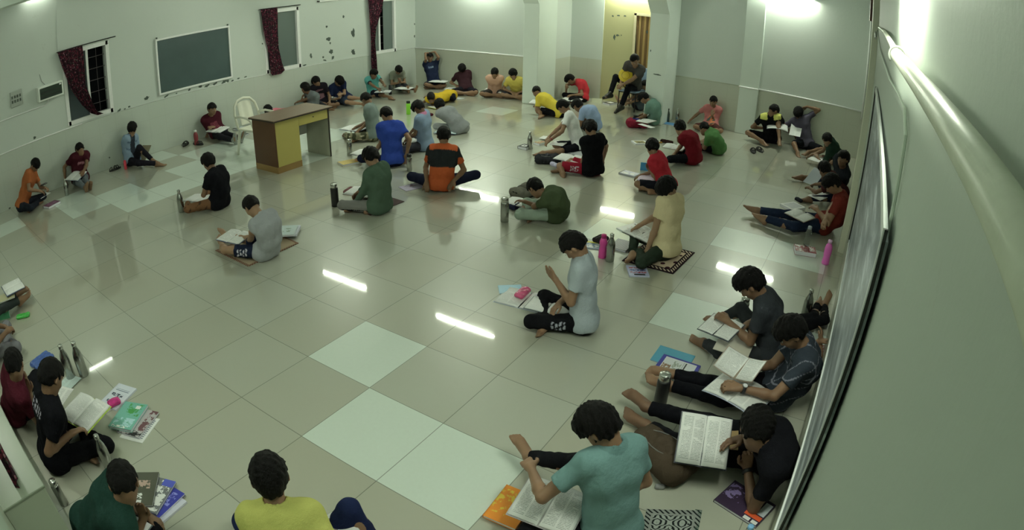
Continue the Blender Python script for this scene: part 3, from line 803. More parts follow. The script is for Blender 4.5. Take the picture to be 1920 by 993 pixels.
        if ex == 'wristband_l':
            a = A[-1]; c = a['W']-nrm(a['W']-a['E'])*.02; u_ = nrm(a['W']-a['E'])
            MB().tube([c-sp-u_*.006, c-sp+u_*.006], .031*s*girth+.002, 14).build('wristband', plain('red_band', sc(120, 30, 40), .6), root)
        if ex == 'glasses':
            for q_ in (1, -1):
                c = hp(q_*.030, .100, .008); ring = [c-sp+s*(hr*.020*math.cos(t)+hu*.015*math.sin(t)) for t in np.linspace(0, 2*math.pi, 17)]
                MB().tube(ring, .0016, 6, cap=False).build('spectacle_rim', plain('black_plastic', (.01, .01, .01, 1), .3), root)
                MB().tube([hp(q_*.050, .098, .010)-sp, hp(q_*.078, .03, .012)-sp, hp(q_*.078, -.01, .006)-sp], .0016, 6).build('spectacle_arm', plain('black_plastic', (.01, .01, .01, 1), .3), root)
            MB().tube([hp(-.010, .104, .010)-sp, hp(.010, .104, .010)-sp], .0016, 6).build('bridge', plain('black_plastic', (.01, .01, .01, 1), .3), root)
        if ex == 'beard':
            F = Field(skull-.13, skull+.13, hx)
            F.ell(hp(0, .022, -.050), fr, np.array([.060, .064, .064])*s, .0); F.ell(hp(0, .055, -.086), fr, np.array([.030, .028, .026])*s, .02)
            X, Y, Z = F.grid(); q = [X-skull[0], Y-skull[1], Z-skull[2]]
            lx, ly, lz = [(q[0]*ax_[0]+q[1]*ax_[1]+q[2]*ax_[2])/s for ax_ in (hr, hf, hu)]
            F.D = np.maximum(F.D, np.maximum(lz+.045, -ly+.0).astype(np.float32)*s)
            sdf_obj('beard', F, sp, root, [hairmat()])
        if ex in ('shoes',):
            for sg in (1, -1):
                l = L[sg]; A_, td, fn, sx = l['A'], l['td'], l['n'], l['sx']; F = Field(A_-.26, A_+.26, .009)
                heel = A_-td*.040*s+fn*.040*s; toe_ = A_+td*.185*s+fn*.052*s
                F.cap(A_-fn*.02, heel, .042*s, .040*s, .02); F.cap(heel, toe_, .040*s, .032*s, .02); F.cap(A_+td*.02, A_+td*.11*s+fn*.03*s, .042*s, .036*s, .03)
                F.cap(heel+fn*.02+sx*.008, toe_+fn*.008-sx*.008, .028*s, .026*s, .01)
                F.floor(.003); so = sdf_obj('shoe', F, sp, root, [plain('black_leather', (.012, .011, .010, 1), .35)])
        if ex == 'socks':
            for sg in (1, -1):
                l = L[sg]; A_, td, fn, sx = l['A'], l['td'], l['n'], l['sx']; F = Field(A_-.28, A_+.28, .011); v = nrm(l['A']-l['K'])
                heel = A_-td*.040*s+fn*.038*s; toe_ = A_+td*.175*s+fn*.046*s
                F.cap(A_-v*.07, A_, .040*s, k=.02); F.cap(A_, heel, .038*s, .036*s, .02); F.cap(heel, toe_, .035*s, .028*s, .02); F.cap(A_, A_+td*.12*s+fn*.03, .038*s, .032*s, .02)
                F.floor(.003); sdf_obj('sock', F, sp, root, [cloth(sc(120, 125, 110), 'sock_knit')])
    return dict(root=root, A=A, L=L, H=H, P=P, f=f, s=s, h=h, sp=sp, chf=chf)
M_EYE = plain('eye_white', (.55, .54, .50, 1), .25); M_IRIS = plain('dark_iris', (.01, .006, .004, 1), .15); M_LIP = plain('lips', (.22, .09, .07, 1), .5)
# ---------------------------------------------------------------- woven and printed patterns stored on the clothes
def _n3(V, f, seed=0):
    R = np.random.RandomState(seed); D = R.normal(size=(5, 3))*f; ph = R.uniform(0, 6, 5)
    return sum(np.sin(V@D[i]+ph[i]+1.3*np.sin(V@D[(i+1) % 5]*.5)) for i in range(5))/5
def band_colors(sel, a, b):
    return np.where(sel[:, None], np.array(a[:3]), np.array(b[:3]))
def orange_panel(V, q):
    h = (V-q['P'])@q['u']/q['s']; w = (V-q['P'])@q['r']/q['s']
    o = np.array(sc(176, 84, 38)[:3]); k = np.array(sc(34, 38, 36)[:3])
    c = np.tile(o, (len(V), 1)); mid = (h > .22) & (h < .455-.5*w*w); c[mid] = k
    c[(abs(w) > .185) & (h > .33)] = k; c[(abs(w) > .2) & (h < .36)] = o*.8
    return c
def yellow_shoulders(V, q):
    h = (V-q['N'])@q['u']/q['s']; w = abs((V-q['P'])@q['r'])/q['s']
    c = np.tile(np.array(sc(16, 18, 17)[:3]), (len(V), 1)); c[(h > -.05) & (w > .06) & (w < .20)] = sc(205, 215, 95)[:3]; return c
def camo(V, q):
    n = _n3(V, 26, 3); m = _n3(V, 34, 5); c = np.tile(np.array(sc(120, 120, 88)[:3]), (len(V), 1))
    c[n > .12] = sc(62, 66, 46)[:3]; c[m > .28] = sc(168, 164, 130)[:3]; return c
def brown_camo(V, q):
    n = _n3(V, 30, 8); c = np.tile(np.array(sc(112, 82, 52)[:3]), (len(V), 1)); c[n > .3] = sc(70, 52, 36)[:3]; return c
def chest_print(col):
    def f(V, q):
        c = np.tile(np.array(q['base'][:3]), (len(V), 1)); fr = (V-q['C'])@q['f']/q['s']; h = (V-q['C'])@q['u']/q['s']; w = (V-q['C'])@q['r']/q['s']
        m = (fr > .03) & (abs(h-.02) < .022) & (abs(w) < .075) & (np.sin(w*210) > -.35); c[m] = col[:3]; return c
    return f
def back_print(col):
    def f(V, q):
        c = np.tile(np.array(q['base'][:3]), (len(V), 1)); fr = (V-q['C'])@q['f']/q['s']; h = (V-q['C'])@q['u']/q['s']; w = (V-q['C'])@q['r']/q['s']
        m = (fr < -.03) & (abs(h-.06) < .035) & (abs(w) < .10) & (np.sin(w*150) > -.2) & (np.sin(h*190+w*60) > -.5); c[m] = col[:3]; return c
    return f
def front_graphic(a, b):
    def f(V, q):
        c = np.tile(np.array(q['base'][:3]), (len(V), 1)); fr = (V-q['C'])@q['f']/q['s']; h = (V-q['C'])@q['u']/q['s']; w = (V-q['C'])@q['r']/q['s']
        n = _n3(V, 40, 4); m = (fr > .02) & (abs(h+.04) < .12) & (abs(w) < .09); c[m & (n > .0)] = a[:3]; c[m & (n > .3)] = b[:3]; return c
    return f
def side_print(col, leg=-1):
    def f(V, q):
        c = np.tile(np.array(q['base'][:3]), (len(V), 1)); l = q['L'][leg]; u = nrm(l['K']-l['H']); t = (V-l['H'])@u/q['s']; h = V[:, 2]-l['H'][2]*.5-l['K'][2]*.5
        sd = (V-l['H'])@(q['r']*leg)
        m = (t > .13) & (t < .25) & (abs(h) < .035) & (sd > .03) & (np.sin(t*190) > -.2) & (np.sin(V[:, 2]*130+t*70) > -.5); c[m] = col[:3]; return c
    return f
def side_stripe(col, leg=-1):
    def f(V, q):
        c = np.tile(np.array(q['base'][:3]), (len(V), 1)); 
        for lg in (1, -1):
            l = q['L'][lg]
            for a, b in ((l['H'], l['K']), (l['K'], l['A'])):
                u = nrm(b-a); t = (V-a)@u; X = V-a-t[:, None]*u; side = nrm(np.cross(u, [0, 0, 1.0])); s_ = X@(side*np.sign(side@(q['r']*lg)+1e-6)); z = X[:, 2]
                m = (t > .02) & (t < np.linalg.norm(b-a)) & (abs(z+.035) < .0065) & (s_ > .015); c[m] = col[:3]
        return c
    return f
def polo_collar(col):
    def f(V, q):
        c = np.tile(np.array(q['base'][:3]), (len(V), 1)); d = np.linalg.norm(V-(q['N']+q['u']*.03), axis=1); c[d < .085*q['s']] = col[:3]; return c
    return f
def plaid(V, q):
    c = np.tile(np.array(q['base'][:3]), (len(V), 1)); h = (V-q['P'])@q['u']; w = (V-q['P'])@q['r']; fr = (V-q['P'])@q['f']
    m = (np.abs((h*11) % 1-.5) < .03) | (np.abs((w*8) % 1-.5) < .022); c[m] = sc(118, 122, 124)[:3]; return c
def sleeve_trim(trim, base2=None):
    def f(V, q):
        c = np.tile(np.array(q['base'][:3]), (len(V), 1))
        for sg in (1, -1):
            a = q['A'][sg]; u = nrm(a['E']-a['S']); t = (V-a['S'])@u/np.linalg.norm(a['E']-a['S']); off = np.linalg.norm(V-a['S']-((V-a['S'])@u)[:, None]*u, axis=1)
            c[(t > .50) & (off < .1) & ((V-q['P'])@(q['r']*sg) > .11*q['s'])] = trim[:3]
        return c
    return f
def denim(V, q):
    c = np.tile(np.array(sc(120, 142, 150)[:3]), (len(V), 1)); w = abs((V-q['P'])@q['r'])/q['s']; fr = (V-q['C'])@q['f']
    m = (w < .07) & (fr > .03); c[m] = sc(38, 44, 48)[:3]
    h = (V-q['P'])@q['u']; c[(np.abs((h*9) % 1-.5) < .12) & (w > .07) & (w < .14) & (fr > .02)] = sc(84, 104, 116)[:3]; return c

BLK = sc(15, 16, 17); NAVY = sc(20, 28, 52); DGREY = sc(38, 42, 42); INDIGO = sc(24, 34, 48)
PP = {}
# ---- nearest: along the bottom and right of the room
PP['teal'] = person('boy in a teal polo shirt, back turned, one bare foot stretched forward', (1140,1012), (1124,800), .655, (1050,905), s=.90, look=(1010,905,.12), legs=('straight','cross'),
    shirt=('short', sc(96, 130, 119)), pants=('long', BLK), lh=(996,878,.33), le=(1022,938,.36), rh=(1135,930,.24), rk=(1085,868,.27), rf=(969,853,.08), rt=(954,800,.23), rfn=tuple(FWD), lk=(968,1015,.10), lf=(1050,905,.06), lcurl=.9, spat=polo_collar(sc(84, 116, 106)), tone=0, hair='bushy')
PP['yellow_near'] = person('boy in a lime yellow shirt, back turned, one knee in navy trousers raised', (560,1085), (505,893), .655, (548,960), s=.90, look=(480,700,.35), legs=('up','cross'), shirt=('short', sc(172, 176, 86)), pants=('long', NAVY),
    lh=(500,985,.34), le=(520,1030,.25), rh=(640,1010,.28), rk=(672,930,.42), rf=(716,1035,.08), lcurl=.8, hair='short', tone=0, twist=-6)
PP['darkgreen'] = person('boy in a dark green shirt bent low with his brow on his hand', (160,1020), (232,905), .50, (300,945), s=.90, look=(275,935,.10), shirt=('short', sc(24, 48, 38)), pants=('long', BLK),
    rh='brow', re=(232,1050,.10), lh=(275,965,.16), rcurl=.7, tone=1, hair='short')
PP['black_left'] = person('boy in a black shirt writing in a thick open book near the lower left wall', (112,866), (96,706), .63, (255,790), s=.90, look=(215,752,.15), shirt=('short', sc(13, 14, 16)), pants=('long', sc(10, 11, 12)),
    rh=(134,812,.30), re=(88,856,.24), lh=(110,797,.22), rk=(205,832,.09), rcurl=.9, lcurl=.7, tone=1, spat=back_print(sc(150, 150, 150)), rpn=(.2, .5, -.7))
PP['maroon_left'] = person('boy in a maroon shirt holding his forehead, half hidden behind the boy in black', (18,792), (27,683), .58, (125,730), s=.87, look=(80,705,.1), shirt=('short', sc(66, 22, 30)), pants=('long', BLK), lh='brow', rh='brow', tone=0)
PP['grey_edge'] = person('person in grey trousers whose clasped hands reach in at the left edge', (-52,690), (-50,560), .62, (40,640), s=.88, shirt=('short', sc(60, 70, 60)), pants=('long', sc(98, 100, 96)), rh=(12,622,.24), lh=(8,612,.24), rcurl=1.0, lcurl=1.0, tone=1)
PP['legs_edge'] = person('person at the left edge whose dark trousers and bare soles stretch out together', (-48,610), (-66,478), .62, (60,545), s=.88, legs='straight', shirt=('short', sc(70, 90, 60)), pants=('long', sc(40, 46, 42)),
    rk=(8,578,.15), rf=(70,546,.07), rt=(84,512,.22), lk=(14,563,.15), lf=(62,536,.07), lt=(80,514,.20), tone=0)
PP['grey_big'] = person('boy in a pale grey shirt raising one open hand over his books', (1092,614), (1076,460), .665, (960,600), s=.90, look=(985,575,.10), shirt=('short', sc(140, 152, 146)), pants=('long', sc(14, 15, 16)),
    lh=(1042,524,.40), le=(1064,590,.20), rh=(1050,567,.20), lcurl=.15, rcurl=.5, lk=(990,602,.09), lf=(1040,590,.05), hair='short', tone=0, lpn=(.5, .6, .1), ppat=side_print(sc(150, 155, 155)))
PP['cream'] = person('boy in a cream shirt propping one arm on a patterned mat', (1247,482), (1251,352), .685, (1172,452), s=.90, look=(1190,470,.10), shirt=('short', sc(196, 184, 134)), pants=('long', sc(34, 44, 32)),
    lh=(1210,480,.04), le=(1250,440,.24), rh=(1195,425,.2), rk=(1172,434,.12), rf=(1185,482,.05), lk=(1205,495,.09), lf=(1200,470,.05), hair='bushy', tone=3, lcurl=.2)
PP['charcoal'] = person('boy in a charcoal shirt hunched over books, near the wall board', (1442,678), (1407,532), .60, (1325,655), s=.92, look=(1350,625,.15), shirt=('short', sc(40, 44, 44)), pants=('long', sc(42, 46, 44)),
    lh=(1365,602,.30), le=(1388,648,.16), rh=(1403,606,.26), lk=(1322,655,.10), lf=(1322,642,.06), rk=(1392,583,.22), rf=(1352,598,.06), rcurl=.9, lcurl=.9, hair='bushy', tone=1, ppat=side_stripe(sc(170, 175, 170)))
PP['plaid'] = person('boy in a dark checked shirt turning pages, back against the wall board', (1464,754), (1502,628), .60, (1385,742), s=.94, hk=1.0, look=(1400,690,.32), legs='straight', shirt=('short', sc(44, 52, 56)), pants=('long', sc(12, 13, 15)),
    lh=(1388,727,.28), le=(1444,768,.17), rh=(1396,687,.30), re=(1450,700,.2), lk=(1315,748,.11), lf=(1222,712,.07), lt=(1190,696,.14), rk=(1335,722,.12), rf=(1232,695,.08), rt=(1186,688,.12), extras=('watch_l',), spat=plaid, hair='bushy', tone=0, lcurl=.9, rcurl=.9)
PP['black_right'] = person('boy in black with his face bowed down over a large open book', (1440,864), (1424,806), .46, (1330,838), s=1.0, hk=1.0, look=(1398,835,.12), legs='straight', shirt=('short', sc(14, 15, 17)), pants=('long', sc(11, 12, 14)),
    lh='brow', le=(1412,950,.03), rh=(1390,822,.28), rk=(1288,782,.17), rf=(1158,748,.08), rt=(1115,690,.24), rfn=(-.8,.6,0), lk=(1300,850,.10), lf=(1150,762,.06), lt=(1102,728,.16), extras=('watch_l',), hair='bushy', tone=2, rcurl=.5, lcurl=.9, bulge=1.0)
PP['lying'] = person('person lying by the wall, one bare foot and black trouser leg showing', (1533,646), (1516,664), .15, (1548,560), s=.80, girth=.82, sit=.10, legs='straight', look=(1510,600,.6), shirt=('short', sc(20, 22, 22)), pants=('long', BLK),
    lk=(1546,590,.12), lf=(1537,558,.07), lt=(1523,518,.12), rk=(1550,600,.1), rf=(1546,560,.06), tone=0, lh=(1535,640,.2), rh=(1540,640,.2))
PP['rust'] = person('boy in a rust red shirt with folded arms and legs stretched in dark jeans', (1544,434), (1566,346), .60, (1455,412), s=1.0, hk=1.0, look=(1500,400,.2), legs='straight', shirt=('short', sc(100, 38, 28)), pants=('long', INDIGO),
    lh=(1532,393,.28), rh=(1548,412,.25), le=(1540,425,.15), re=(1530,405,.15), lk=(1482,425,.11), lf=(1408,402,.07), lt=(1384,368,.20), rk=(1478,402,.12), rf=(1410,392,.08), rt=(1390,372,.18), hair='bushy', tone=0)
PP['navy_legs'] = person('boy bowed over a pad behind the boy in rust red', (1576,372), (1546,318), .47, (1500,355), s=.86, look=(1520,350,.1), shirt=('short', sc(58, 30, 28)), pants=('long', sc(16, 22, 34)), lh=(1518,352,.14), le=(1540,372,.15), rh=(1530,345,.15),
    lk=(1530,382,.1), lf=(1512,372,.05), hair='bushy', tone=2)
PP['lean_back'] = person('boy in a dark shirt leaning back against the right wall, one bare shin stretched', (1574,344), (1581,298), .58, (1480,328), s=.95, hk=1.0, look=(1530,300,.6), legs=('straight','cross'), shirt=('short', sc(30, 34, 36)), pants=('short', BLK),
    rk=(1508,340,.09), rf=(1452,328,.06), rt=(1438,312,.18), lk=(1500,342,.1), tone=1, hair='bushy')
PP['bottle_green'] = person('boy in a bottle green shirt bowed over a pad in the far right corner', (1577,312), (1551,262), .46, (1535,298), s=.86, look=(1537,292,.1), shirt=('short', sc(26, 44, 32)), pants=('short', sc(60, 45, 34)), lh=(1533,294,.14), rh=(1522,290,.14), hair='bushy', tone=1)
PP['arm_behind'] = person('boy in a slate shirt with one arm hooked behind his head', (1514,270), (1499,209), .615, (1502,300), s=.93, look=(1488,255,.2), shirt=('short', sc(64, 62, 68)), pants=('short', sc(14, 16, 18)), lh='head_back', le=(1547,206,.60), rh=(1487,246,.2),
    lk=(1532,277,.11), rk=(1483,270,.14), rf=(1496,286,.05), lf=(1486,290,.06), tone=1, hair='bushy')
PP['yellow_shoulders'] = person('boy in a black shirt with lime yellow shoulders', (1450,262), (1453,205), .62, (1448,290), s=.95, look=(1462,245,.25), legs=('cross','up'), shirt=('short', BLK), pants=('short', BLK), rh=(1432,240,.25), lh=(1478,243,.25),
    rk=(1408,250,.13), rf=(1448,275,.05), lk=(1458,238,.34), lf=(1462,277,.06), spat=yellow_shoulders, extras=('glasses',), tone=1)
PP['pink'] = person('boy in a salmon shirt leaning one long arm out to the floor', (1344,234), (1343,187), .54, (1332,258), s=.83, look=(1310,240,.2), shirt=('short', sc(166, 104, 94)), pants=('short', sc(70, 44, 36)), rh=(1294,226,.04), re=(1316,208,.2), lh='chin', le=(1352,218,.2), spat=front_graphic(sc(214, 120, 74), sc(70, 80, 70)), tone=0)
PP['maroon_mid'] = person('boy in a dark red shirt hunched beside the boy in green', (1298,306), (1275,240), .50, (1250,292), s=.88, look=(1262,275,.1), shirt=('short', sc(98, 18, 26)), pants=('long', sc(17, 20, 22)), lh=(1265,288,.14), le=(1278,283,.1), rh='brow', lk=(1258,298,.1), hair='bushy', tone=0)
PP['green'] = person('boy in a leaf green shirt bent over behind the boy in dark red', (1346,287), (1320,241), .40, (1308,278), s=.86, look=(1318,270,.1), shirt=('short', sc(74, 116, 62)), pants=('long', sc(18, 20, 20)), hair='short', tone=1)
PP['red_vest'] = person('boy in a sleeveless red shirt with his chin on his hand', (1250,360), (1223,276), .55, (1198,348), s=.84, look=(1205,320,.1), shirt=('none', sc(160, 34, 44)), pants=('short', sc(20, 22, 26)), lh='chin', le=(1221,333,.13), rh=(1203,328,.14), lk=(1200,345,.1), lf=(1215,355,.05), lcurl=1.0, hair='bushy', tone=0)
PP['seagreen'] = person('boy in a sea green shirt writing on a backpack near the pillar', (1224,233), (1207,184), .49, (1192,226), s=.85, look=(1195,222,.1), shirt=('short', sc(92, 124, 104)), pants=('short', sc(30, 32, 32)), lh=(1195,222,.14), le=(1207,225,.08), hair='bushy', tone=0)
PP['hidden_pillar'] = person('person behind the pillar whose bare crossed shins stick out', (1224,193), (1222,156), .52, (1178,192), s=.84, legs='straight', shirt=('short', sc(60, 70, 70)), pants=('short', sc(30, 32, 36)), rk=(1200,184,.12), rf=(1172,183,.07), lk=(1200,189,.12), lf=(1174,188,.07), tone=3)
PP['lightblue'] = person('boy in a powder blue shirt bowed behind the boy in white', (1113,244), (1083,198), .41, (1072,236), s=.88, look=(1075,228,.1), shirt=('short', sc(128, 150, 168)), pants=('short', sc(40, 42, 44)), hair='bushy', tone=1)
PP['red_far'] = person('boy in a scarlet shirt resting his head on his hand at the recess', (1092,190), (1069,149), .45, (1058,190), s=.88, look=(1062,178,.1), shirt=('short', sc(158, 38, 42)), pants=('long', BLK), rh='brow', re=(1052,172,.15), hair='bushy', tone=0)
PP['yellow_mid'] = person('boy in a yellow shirt curled over his lap in front of the pillar', (1052,219), (1006,172), .42, (998,212), s=.90, look=(1003,200,.1), shirt=('short', sc(198, 178, 52)), pants=('short', sc(14, 15, 16)), lh=(1004,200,.14), lk=(1000,206,.11), lf=(1012,214,.05), hair='short', tone=1)
PP['white'] = person('boy in a white shirt writing, red band on his wrist', (1086,285), (1056,200), .655, (1030,282), s=.89, look=(1035,258,.15), shirt=('short', sc(190, 198, 186)), pants=('short', sc(14, 15, 20)), lh=(1032,262,.20), le=(1062,270,.18), rh=(1028,258,.2), lk=(1040,285,.1), lf=(1018,286,.05), rk=(1035,272,.1), extras=('wristband_l',), tone=0, ppat=side_stripe(sc(170, 170, 170)))
PP['black_mid'] = person('boy in a black shirt and red shorts with one elbow jutting out', (1110,328), (1107,241), .64, (1060,304), s=.89, look=(1075,295,.12), shirt=('short', sc(12, 13, 14)), pants=('short', sc(128, 20, 36)), rh=(1130,302,.16), re=(1152,285,.2), lh=(1092,300,.18), le=(1102,292,.2), lk=(1062,312,.1), lf=(1052,320,.05), rk=(1060,298,.13), rf=(1052,316,.05), hair='bushy', tone=0, ppat=side_print(sc(190, 185, 185)), lcurl=.3)
PP['olive'] = person('boy in an olive shirt folded forward onto his arms', (1043,412), (1004,352), .38, (975,398), s=.87, look=(995,392,.1), shirt=('short', sc(56, 68, 42)), pants=('threequarter', sc(126, 144, 120)), lh=(1010,385,.12), le=(1000,388,.1), rh=(985,378,.2), lk=(978,402,.1), lf=(985,385,.06), rk=(990,380,.12), hair='short', tone=1)
PP['grey_bent'] = person('boy in a grey shirt leaning forward with a straight arm on the floor', (864,249), (824,198), .42, (828,238), s=.90, look=(822,228,.05), shirt=('short', sc(118, 124, 116)), pants=('long', sc(128, 134, 124)), lh=(843,240,.06), le=(845,220,.2), rh=(835,235,.06), tone=2, hair='bushy')
PP['yellow_bent'] = person('boy in a mustard shirt doubled over towards the floor', (843,185), (808,183), .22, (806,200), s=.86, look=(806,196,.0), legs='cross', shirt=('short', sc(186, 158, 22)), pants=('long', sc(18, 20, 24)), rf=(765,197,.06), rk=(790,190,.14), lh=(805,192,.05), rh=(797,178,.1), tone=2)
PP['collar'] = person('boy in a light blue shirt with a pink collar beside a green bottle', (797,280), (785,202), .655, (752,276), s=.86, look=(758,262,.12), shirt=('short', sc(118, 140, 152)), pants=('long', sc(40, 42, 44)), lh=(762,262,.16), le=(778,262,.18), rh=(765,255,.15), lk=(765,278,.09), spat=polo_collar(sc(170, 110, 130)), hair='bushy', tone=2)
PP['blue'] = person('boy in a royal blue shirt with elbows spread, back turned', (737,311), (725,215), .695, (700,285), s=.91, look=(690,280,.1), shirt=('short', sc(36, 60, 128)), pants=('long', sc(18, 22, 38)), lh=(700,292,.14), le=(712,290,.12), rh=(762,290,.16), re=(765,285,.2), lk=(690,298,.1), rk=(765,280,.1), hair='short', tone=0)
PP['greygreen'] = person('boy in a grey green shirt and camouflage trousers, writing', (702,262), (687,186), .645, (655,262), s=.89, look=(662,240,.12), shirt=('short', sc(98, 112, 100)), pants=('long', sc(110, 110, 80)), lh=(674,243,.19), le=(692,238,.2), rh=(668,238,.19), lk=(658,256,.1), lf=(648,252,.06), ppat=camo, lcurl=1.0, tone=1)
PP['longsleeve'] = person('boy in a dark green long sleeved shirt and grey track trousers', (712,397), (696,295), .63, (660,386), s=.90, look=(668,362,.1), shirt=('long', sc(62, 82, 62)), pants=('long', sc(112, 114, 102)), lh=(668,379,.10), le=(696,380,.12), rh=(668,365,.12), lk=(655,385,.09), lf=(690,392,.05), ppat=side_stripe(BLK), hair='bushy', tone=0)
PP['orange'] = person('boy in an orange shirt with a black back panel, facing away', (827,356), (832,254), .665, (824,312), s=.92, look=(820,290,.1), shirt=('short', sc(176, 84, 38)), pants=('long', sc(20, 24, 36)), lk=(776,332,.10), rk=(868,334,.12), lh=(800,340,.15), rh=(850,340,.15), le=(800,320,.25), re=(862,320,.25), spat=orange_panel, hair='short', tone=1)
PP['teal_far'] = person('boy in a turquoise shirt with bare crossed legs below the far curtain', (702,179), (701,139), .52, (728,188), s=.83, look=(730,165,.3), shirt=('short', sc(84, 158, 142)), pants=('short', sc(26, 28, 34)), lh=(738,178,.2), rh=(716,172,.2), lk=(738,183,.12), rf=(745,185,.05), tone=1, hair='bushy', spat=sleeve_trim(sc(30, 40, 50)))
PP['olive_far'] = person('boy in a grey olive shirt covering his mouth near the far left corner', (744,166), (743,131), .47, (765,178), s=.82, look=(757,165,.1), legs=('straight','straight'), shirt=('short', sc(108, 114, 92)), pants=('short', sc(40, 44, 44)), rh='chin', lh='chin', rf=(800,182,.06), lf=(803,176,.06), rk=(775,176,.1), lk=(778,170,.1), tone=0, hair='bushy')
PP['navy_far'] = person('boy in a navy shirt, bare legs stretched out below the patches of peeled paint', (622,190), (623,151), .49, (650,198), s=.92, look=(640,178,.2), legs='straight', shirt=('short', sc(24, 32, 52)), pants=('short', sc(40, 50, 60)), rh='chin', lh=(640,176,.25), rf=(688,196,.06), rk=(655,194,.12), lf=(690,186,.06), lk=(655,184,.13), tone=3, hair='bushy')
PP['black_vneck'] = person('boy in a black shirt behind the desk, head bowed', (573,196), (571,151), .55, (590,210), s=.84, look=(580,190,.1), shirt=('short', sc(26, 24, 28)), pants=('short', BLK), tone=1, hair='bushy', spat=front_graphic(sc(120, 90, 90), sc(60, 50, 50)))
PP['grey_desk'] = person('boy in a grey shirt behind the desk, chin on his hand', (550,209), (531,161), .52, (535,212), s=.86, look=(515,180,.3), legs=('cross','straight'), shirt=('short', sc(84, 92, 86)), pants=('long', sc(40, 42, 42)), rh='chin', lh=(530,190,.2), lf=(625,208,.06), lk=(590,200,.12), lt=(640,200,.14), tone=1, hair='bushy')
PP['pink_desk'] = person('boy in a pink shirt crouched behind the white plastic chair', (520,214), (492,206), .30, (490,222), s=.80, look=(488,222,.05), shirt=('short', sc(206, 116, 118)), pants=('short', sc(40, 40, 44)), tone=0, hair='bushy')
PP['maroon_socks'] = person('boy in a maroon shirt and grey socks by the plastic chair', (396,254), (382,202), .53, (428,262), s=.94, hk=1.0, look=(420,215,.45), legs='straight', shirt=('short', sc(66, 24, 32)), pants=('long', sc(26, 26, 28)), rh=(368,248,.05), re=(368,230,.2), lh=(400,238,.22), rf=(452,266,.06), rk=(420,262,.11), lf=(462,262,.06), lk=(425,252,.12), extras=('socks',), tone=0, spat=chest_print(sc(120, 60, 66)))
PP['denim'] = person('boy in a denim jacket with one hand over his face', (250,308), (248,241), .575, (300,310), s=.85, look=(265,262,.2), legs=('cross','up'), shirt=('long', sc(120, 142, 150)), pants=('long', sc(24, 24, 28)), rh='brow', lh='brow', rf=(296,306,.05), rk=(262,306,.1), lk=(262,274,.33), lf=(290,304,.06), spat=denim, tone=0, hair='bushy')
PP['maroon_wall'] = person('boy in a maroon shirt with bare soles pointing forward, by the left wall', (141,338), (139,276), .53, (165,352), s=.87, look=(150,320,.15), legs='straight', shirt=('short', sc(60, 22, 28)), pants=('long', sc(84, 92, 88)), rh=(120,336,.1), re=(106,318,.2), lh=(157,320,.26), rk=(150,346,.16), lk=(160,338,.16), rf=(160,352,.07), lf=(168,348,.07), rt=(160,336,.22), lt=(170,332,.22), spat=chest_print(sc(170, 120, 120)), tone=1)
PP['orange_left'] = person('boy in an orange shirt looking at a small device by the left wall', (44,393), (66,309), .60, (95,385), s=.86, look=(85,350,.25), shirt=('short', sc(146, 84, 42)), pants=('long', sc(26, 30, 34)), rh=(75,358,.22), lh=(85,352,.22), re=(55,370,.2), lcurl=.9, rcurl=.9, tone=0)
PP['black_brown'] = person('boy in a black shirt with a hand at his mouth, brown patterned trousers', (412,388), (391,304), .57, (372,384), s=.84, look=(372,345,.2), shirt=('short', sc(13, 14, 16)), pants=('long', sc(112, 82, 52)), lh='chin', le=(380,372,.16), rh='chin', lk=(365,388,.1), lf=(352,378,.05), ppat=brown_camo, hair='bushy', tone=1, lcurl=1)
PP['sleeveless'] = person('small boy in a sleeveless grey shirt sitting on a thin mat', (500,481), (472,387), .53, (432,462), s=.85, girth=.88, look=(440,450,.10), legs='straight', shirt=('none', sc(134, 140, 132)), pants=('brief', sc(22, 28, 42)), lh=(466,450,.13), le=(472,470,.1), rh=(475,440,.16), lk=(455,470,.10), lf=(412,449,.06), lt=(390,414,.20), rk=(462,450,.11), rf=(424,441,.06), rt=(405,410,.20), hair='fade', tone=3, hk=1.06, ppat=side_print(sc(185, 185, 200)))
PP['overhead'] = person('boy in a navy shirt folding both arms over his head', (827,160), (826,104), .70, (830,182), s=.88, look=(812,130,.55), shirt=('short', sc(28, 36, 54)), pants=('short', sc(30, 32, 40)), lh='head_top', le=(846,100,.9), rh='head_top', re=(808,100,.9), rk=(800,158,.12), tone=1, spat=chest_print(sc(120, 140, 150)))
PP['maroon_back'] = person('boy in a dark maroon shirt hunched at the back wall', (874,175), (866,129), .52, (868,186), s=.90, look=(865,168,.1), shirt=('short', sc(44, 26, 28)), pants=('short', sc(20, 20, 24)), rh=(855,160,.15), lh=(868,162,.15), tone=0, hair='bushy')
PP['peach'] = person('boy in a peach shirt with folded arms at the back wall', (931,178), (931,136), .54, (928,190), s=.90, look=(930,165,.1), shirt=('short', sc(190, 154, 122)), pants=('short', sc(60, 60, 54)), rh=(932,155,.22), lh=(926,156,.22), tone=0)
PP['yellow_pillar'] = person('boy in a yellow shirt partly hidden by the pillar', (972,182), (962,139), .54, (956,192), s=.90, look=(952,170,.1), shirt=('short', sc(186, 174, 74)), pants=('short', sc(40, 42, 44)), tone=0, hair='bushy')
# ---- the man on the chair
CHAIR_AT = J(1183, 205)
PP['man'] = person('bearded man in dark clothes sitting cross-legged on a chair with a yellow fan', tuple(CHAIR_AT), (1190,113), 1.13, (1150,213), s=.97, sit=.52, look=(1168,150,.8), legs='chair', shirt=('short', sc(58, 58, 52)), pants=('long', sc(16, 17, 19)),
    rh=(1164,156,.64), lh=(1168,158,.66), le=(1196,158,.62), rk=(1157,146,.66), rf=(1144,176,.36), rt=(1124,180,.34), lk=(1158,172,.50), lf=(1163,203,.10), lt=(1145,211,.04), extras=('beard', 'shoes'), group='', girth=1.02, tone=0)
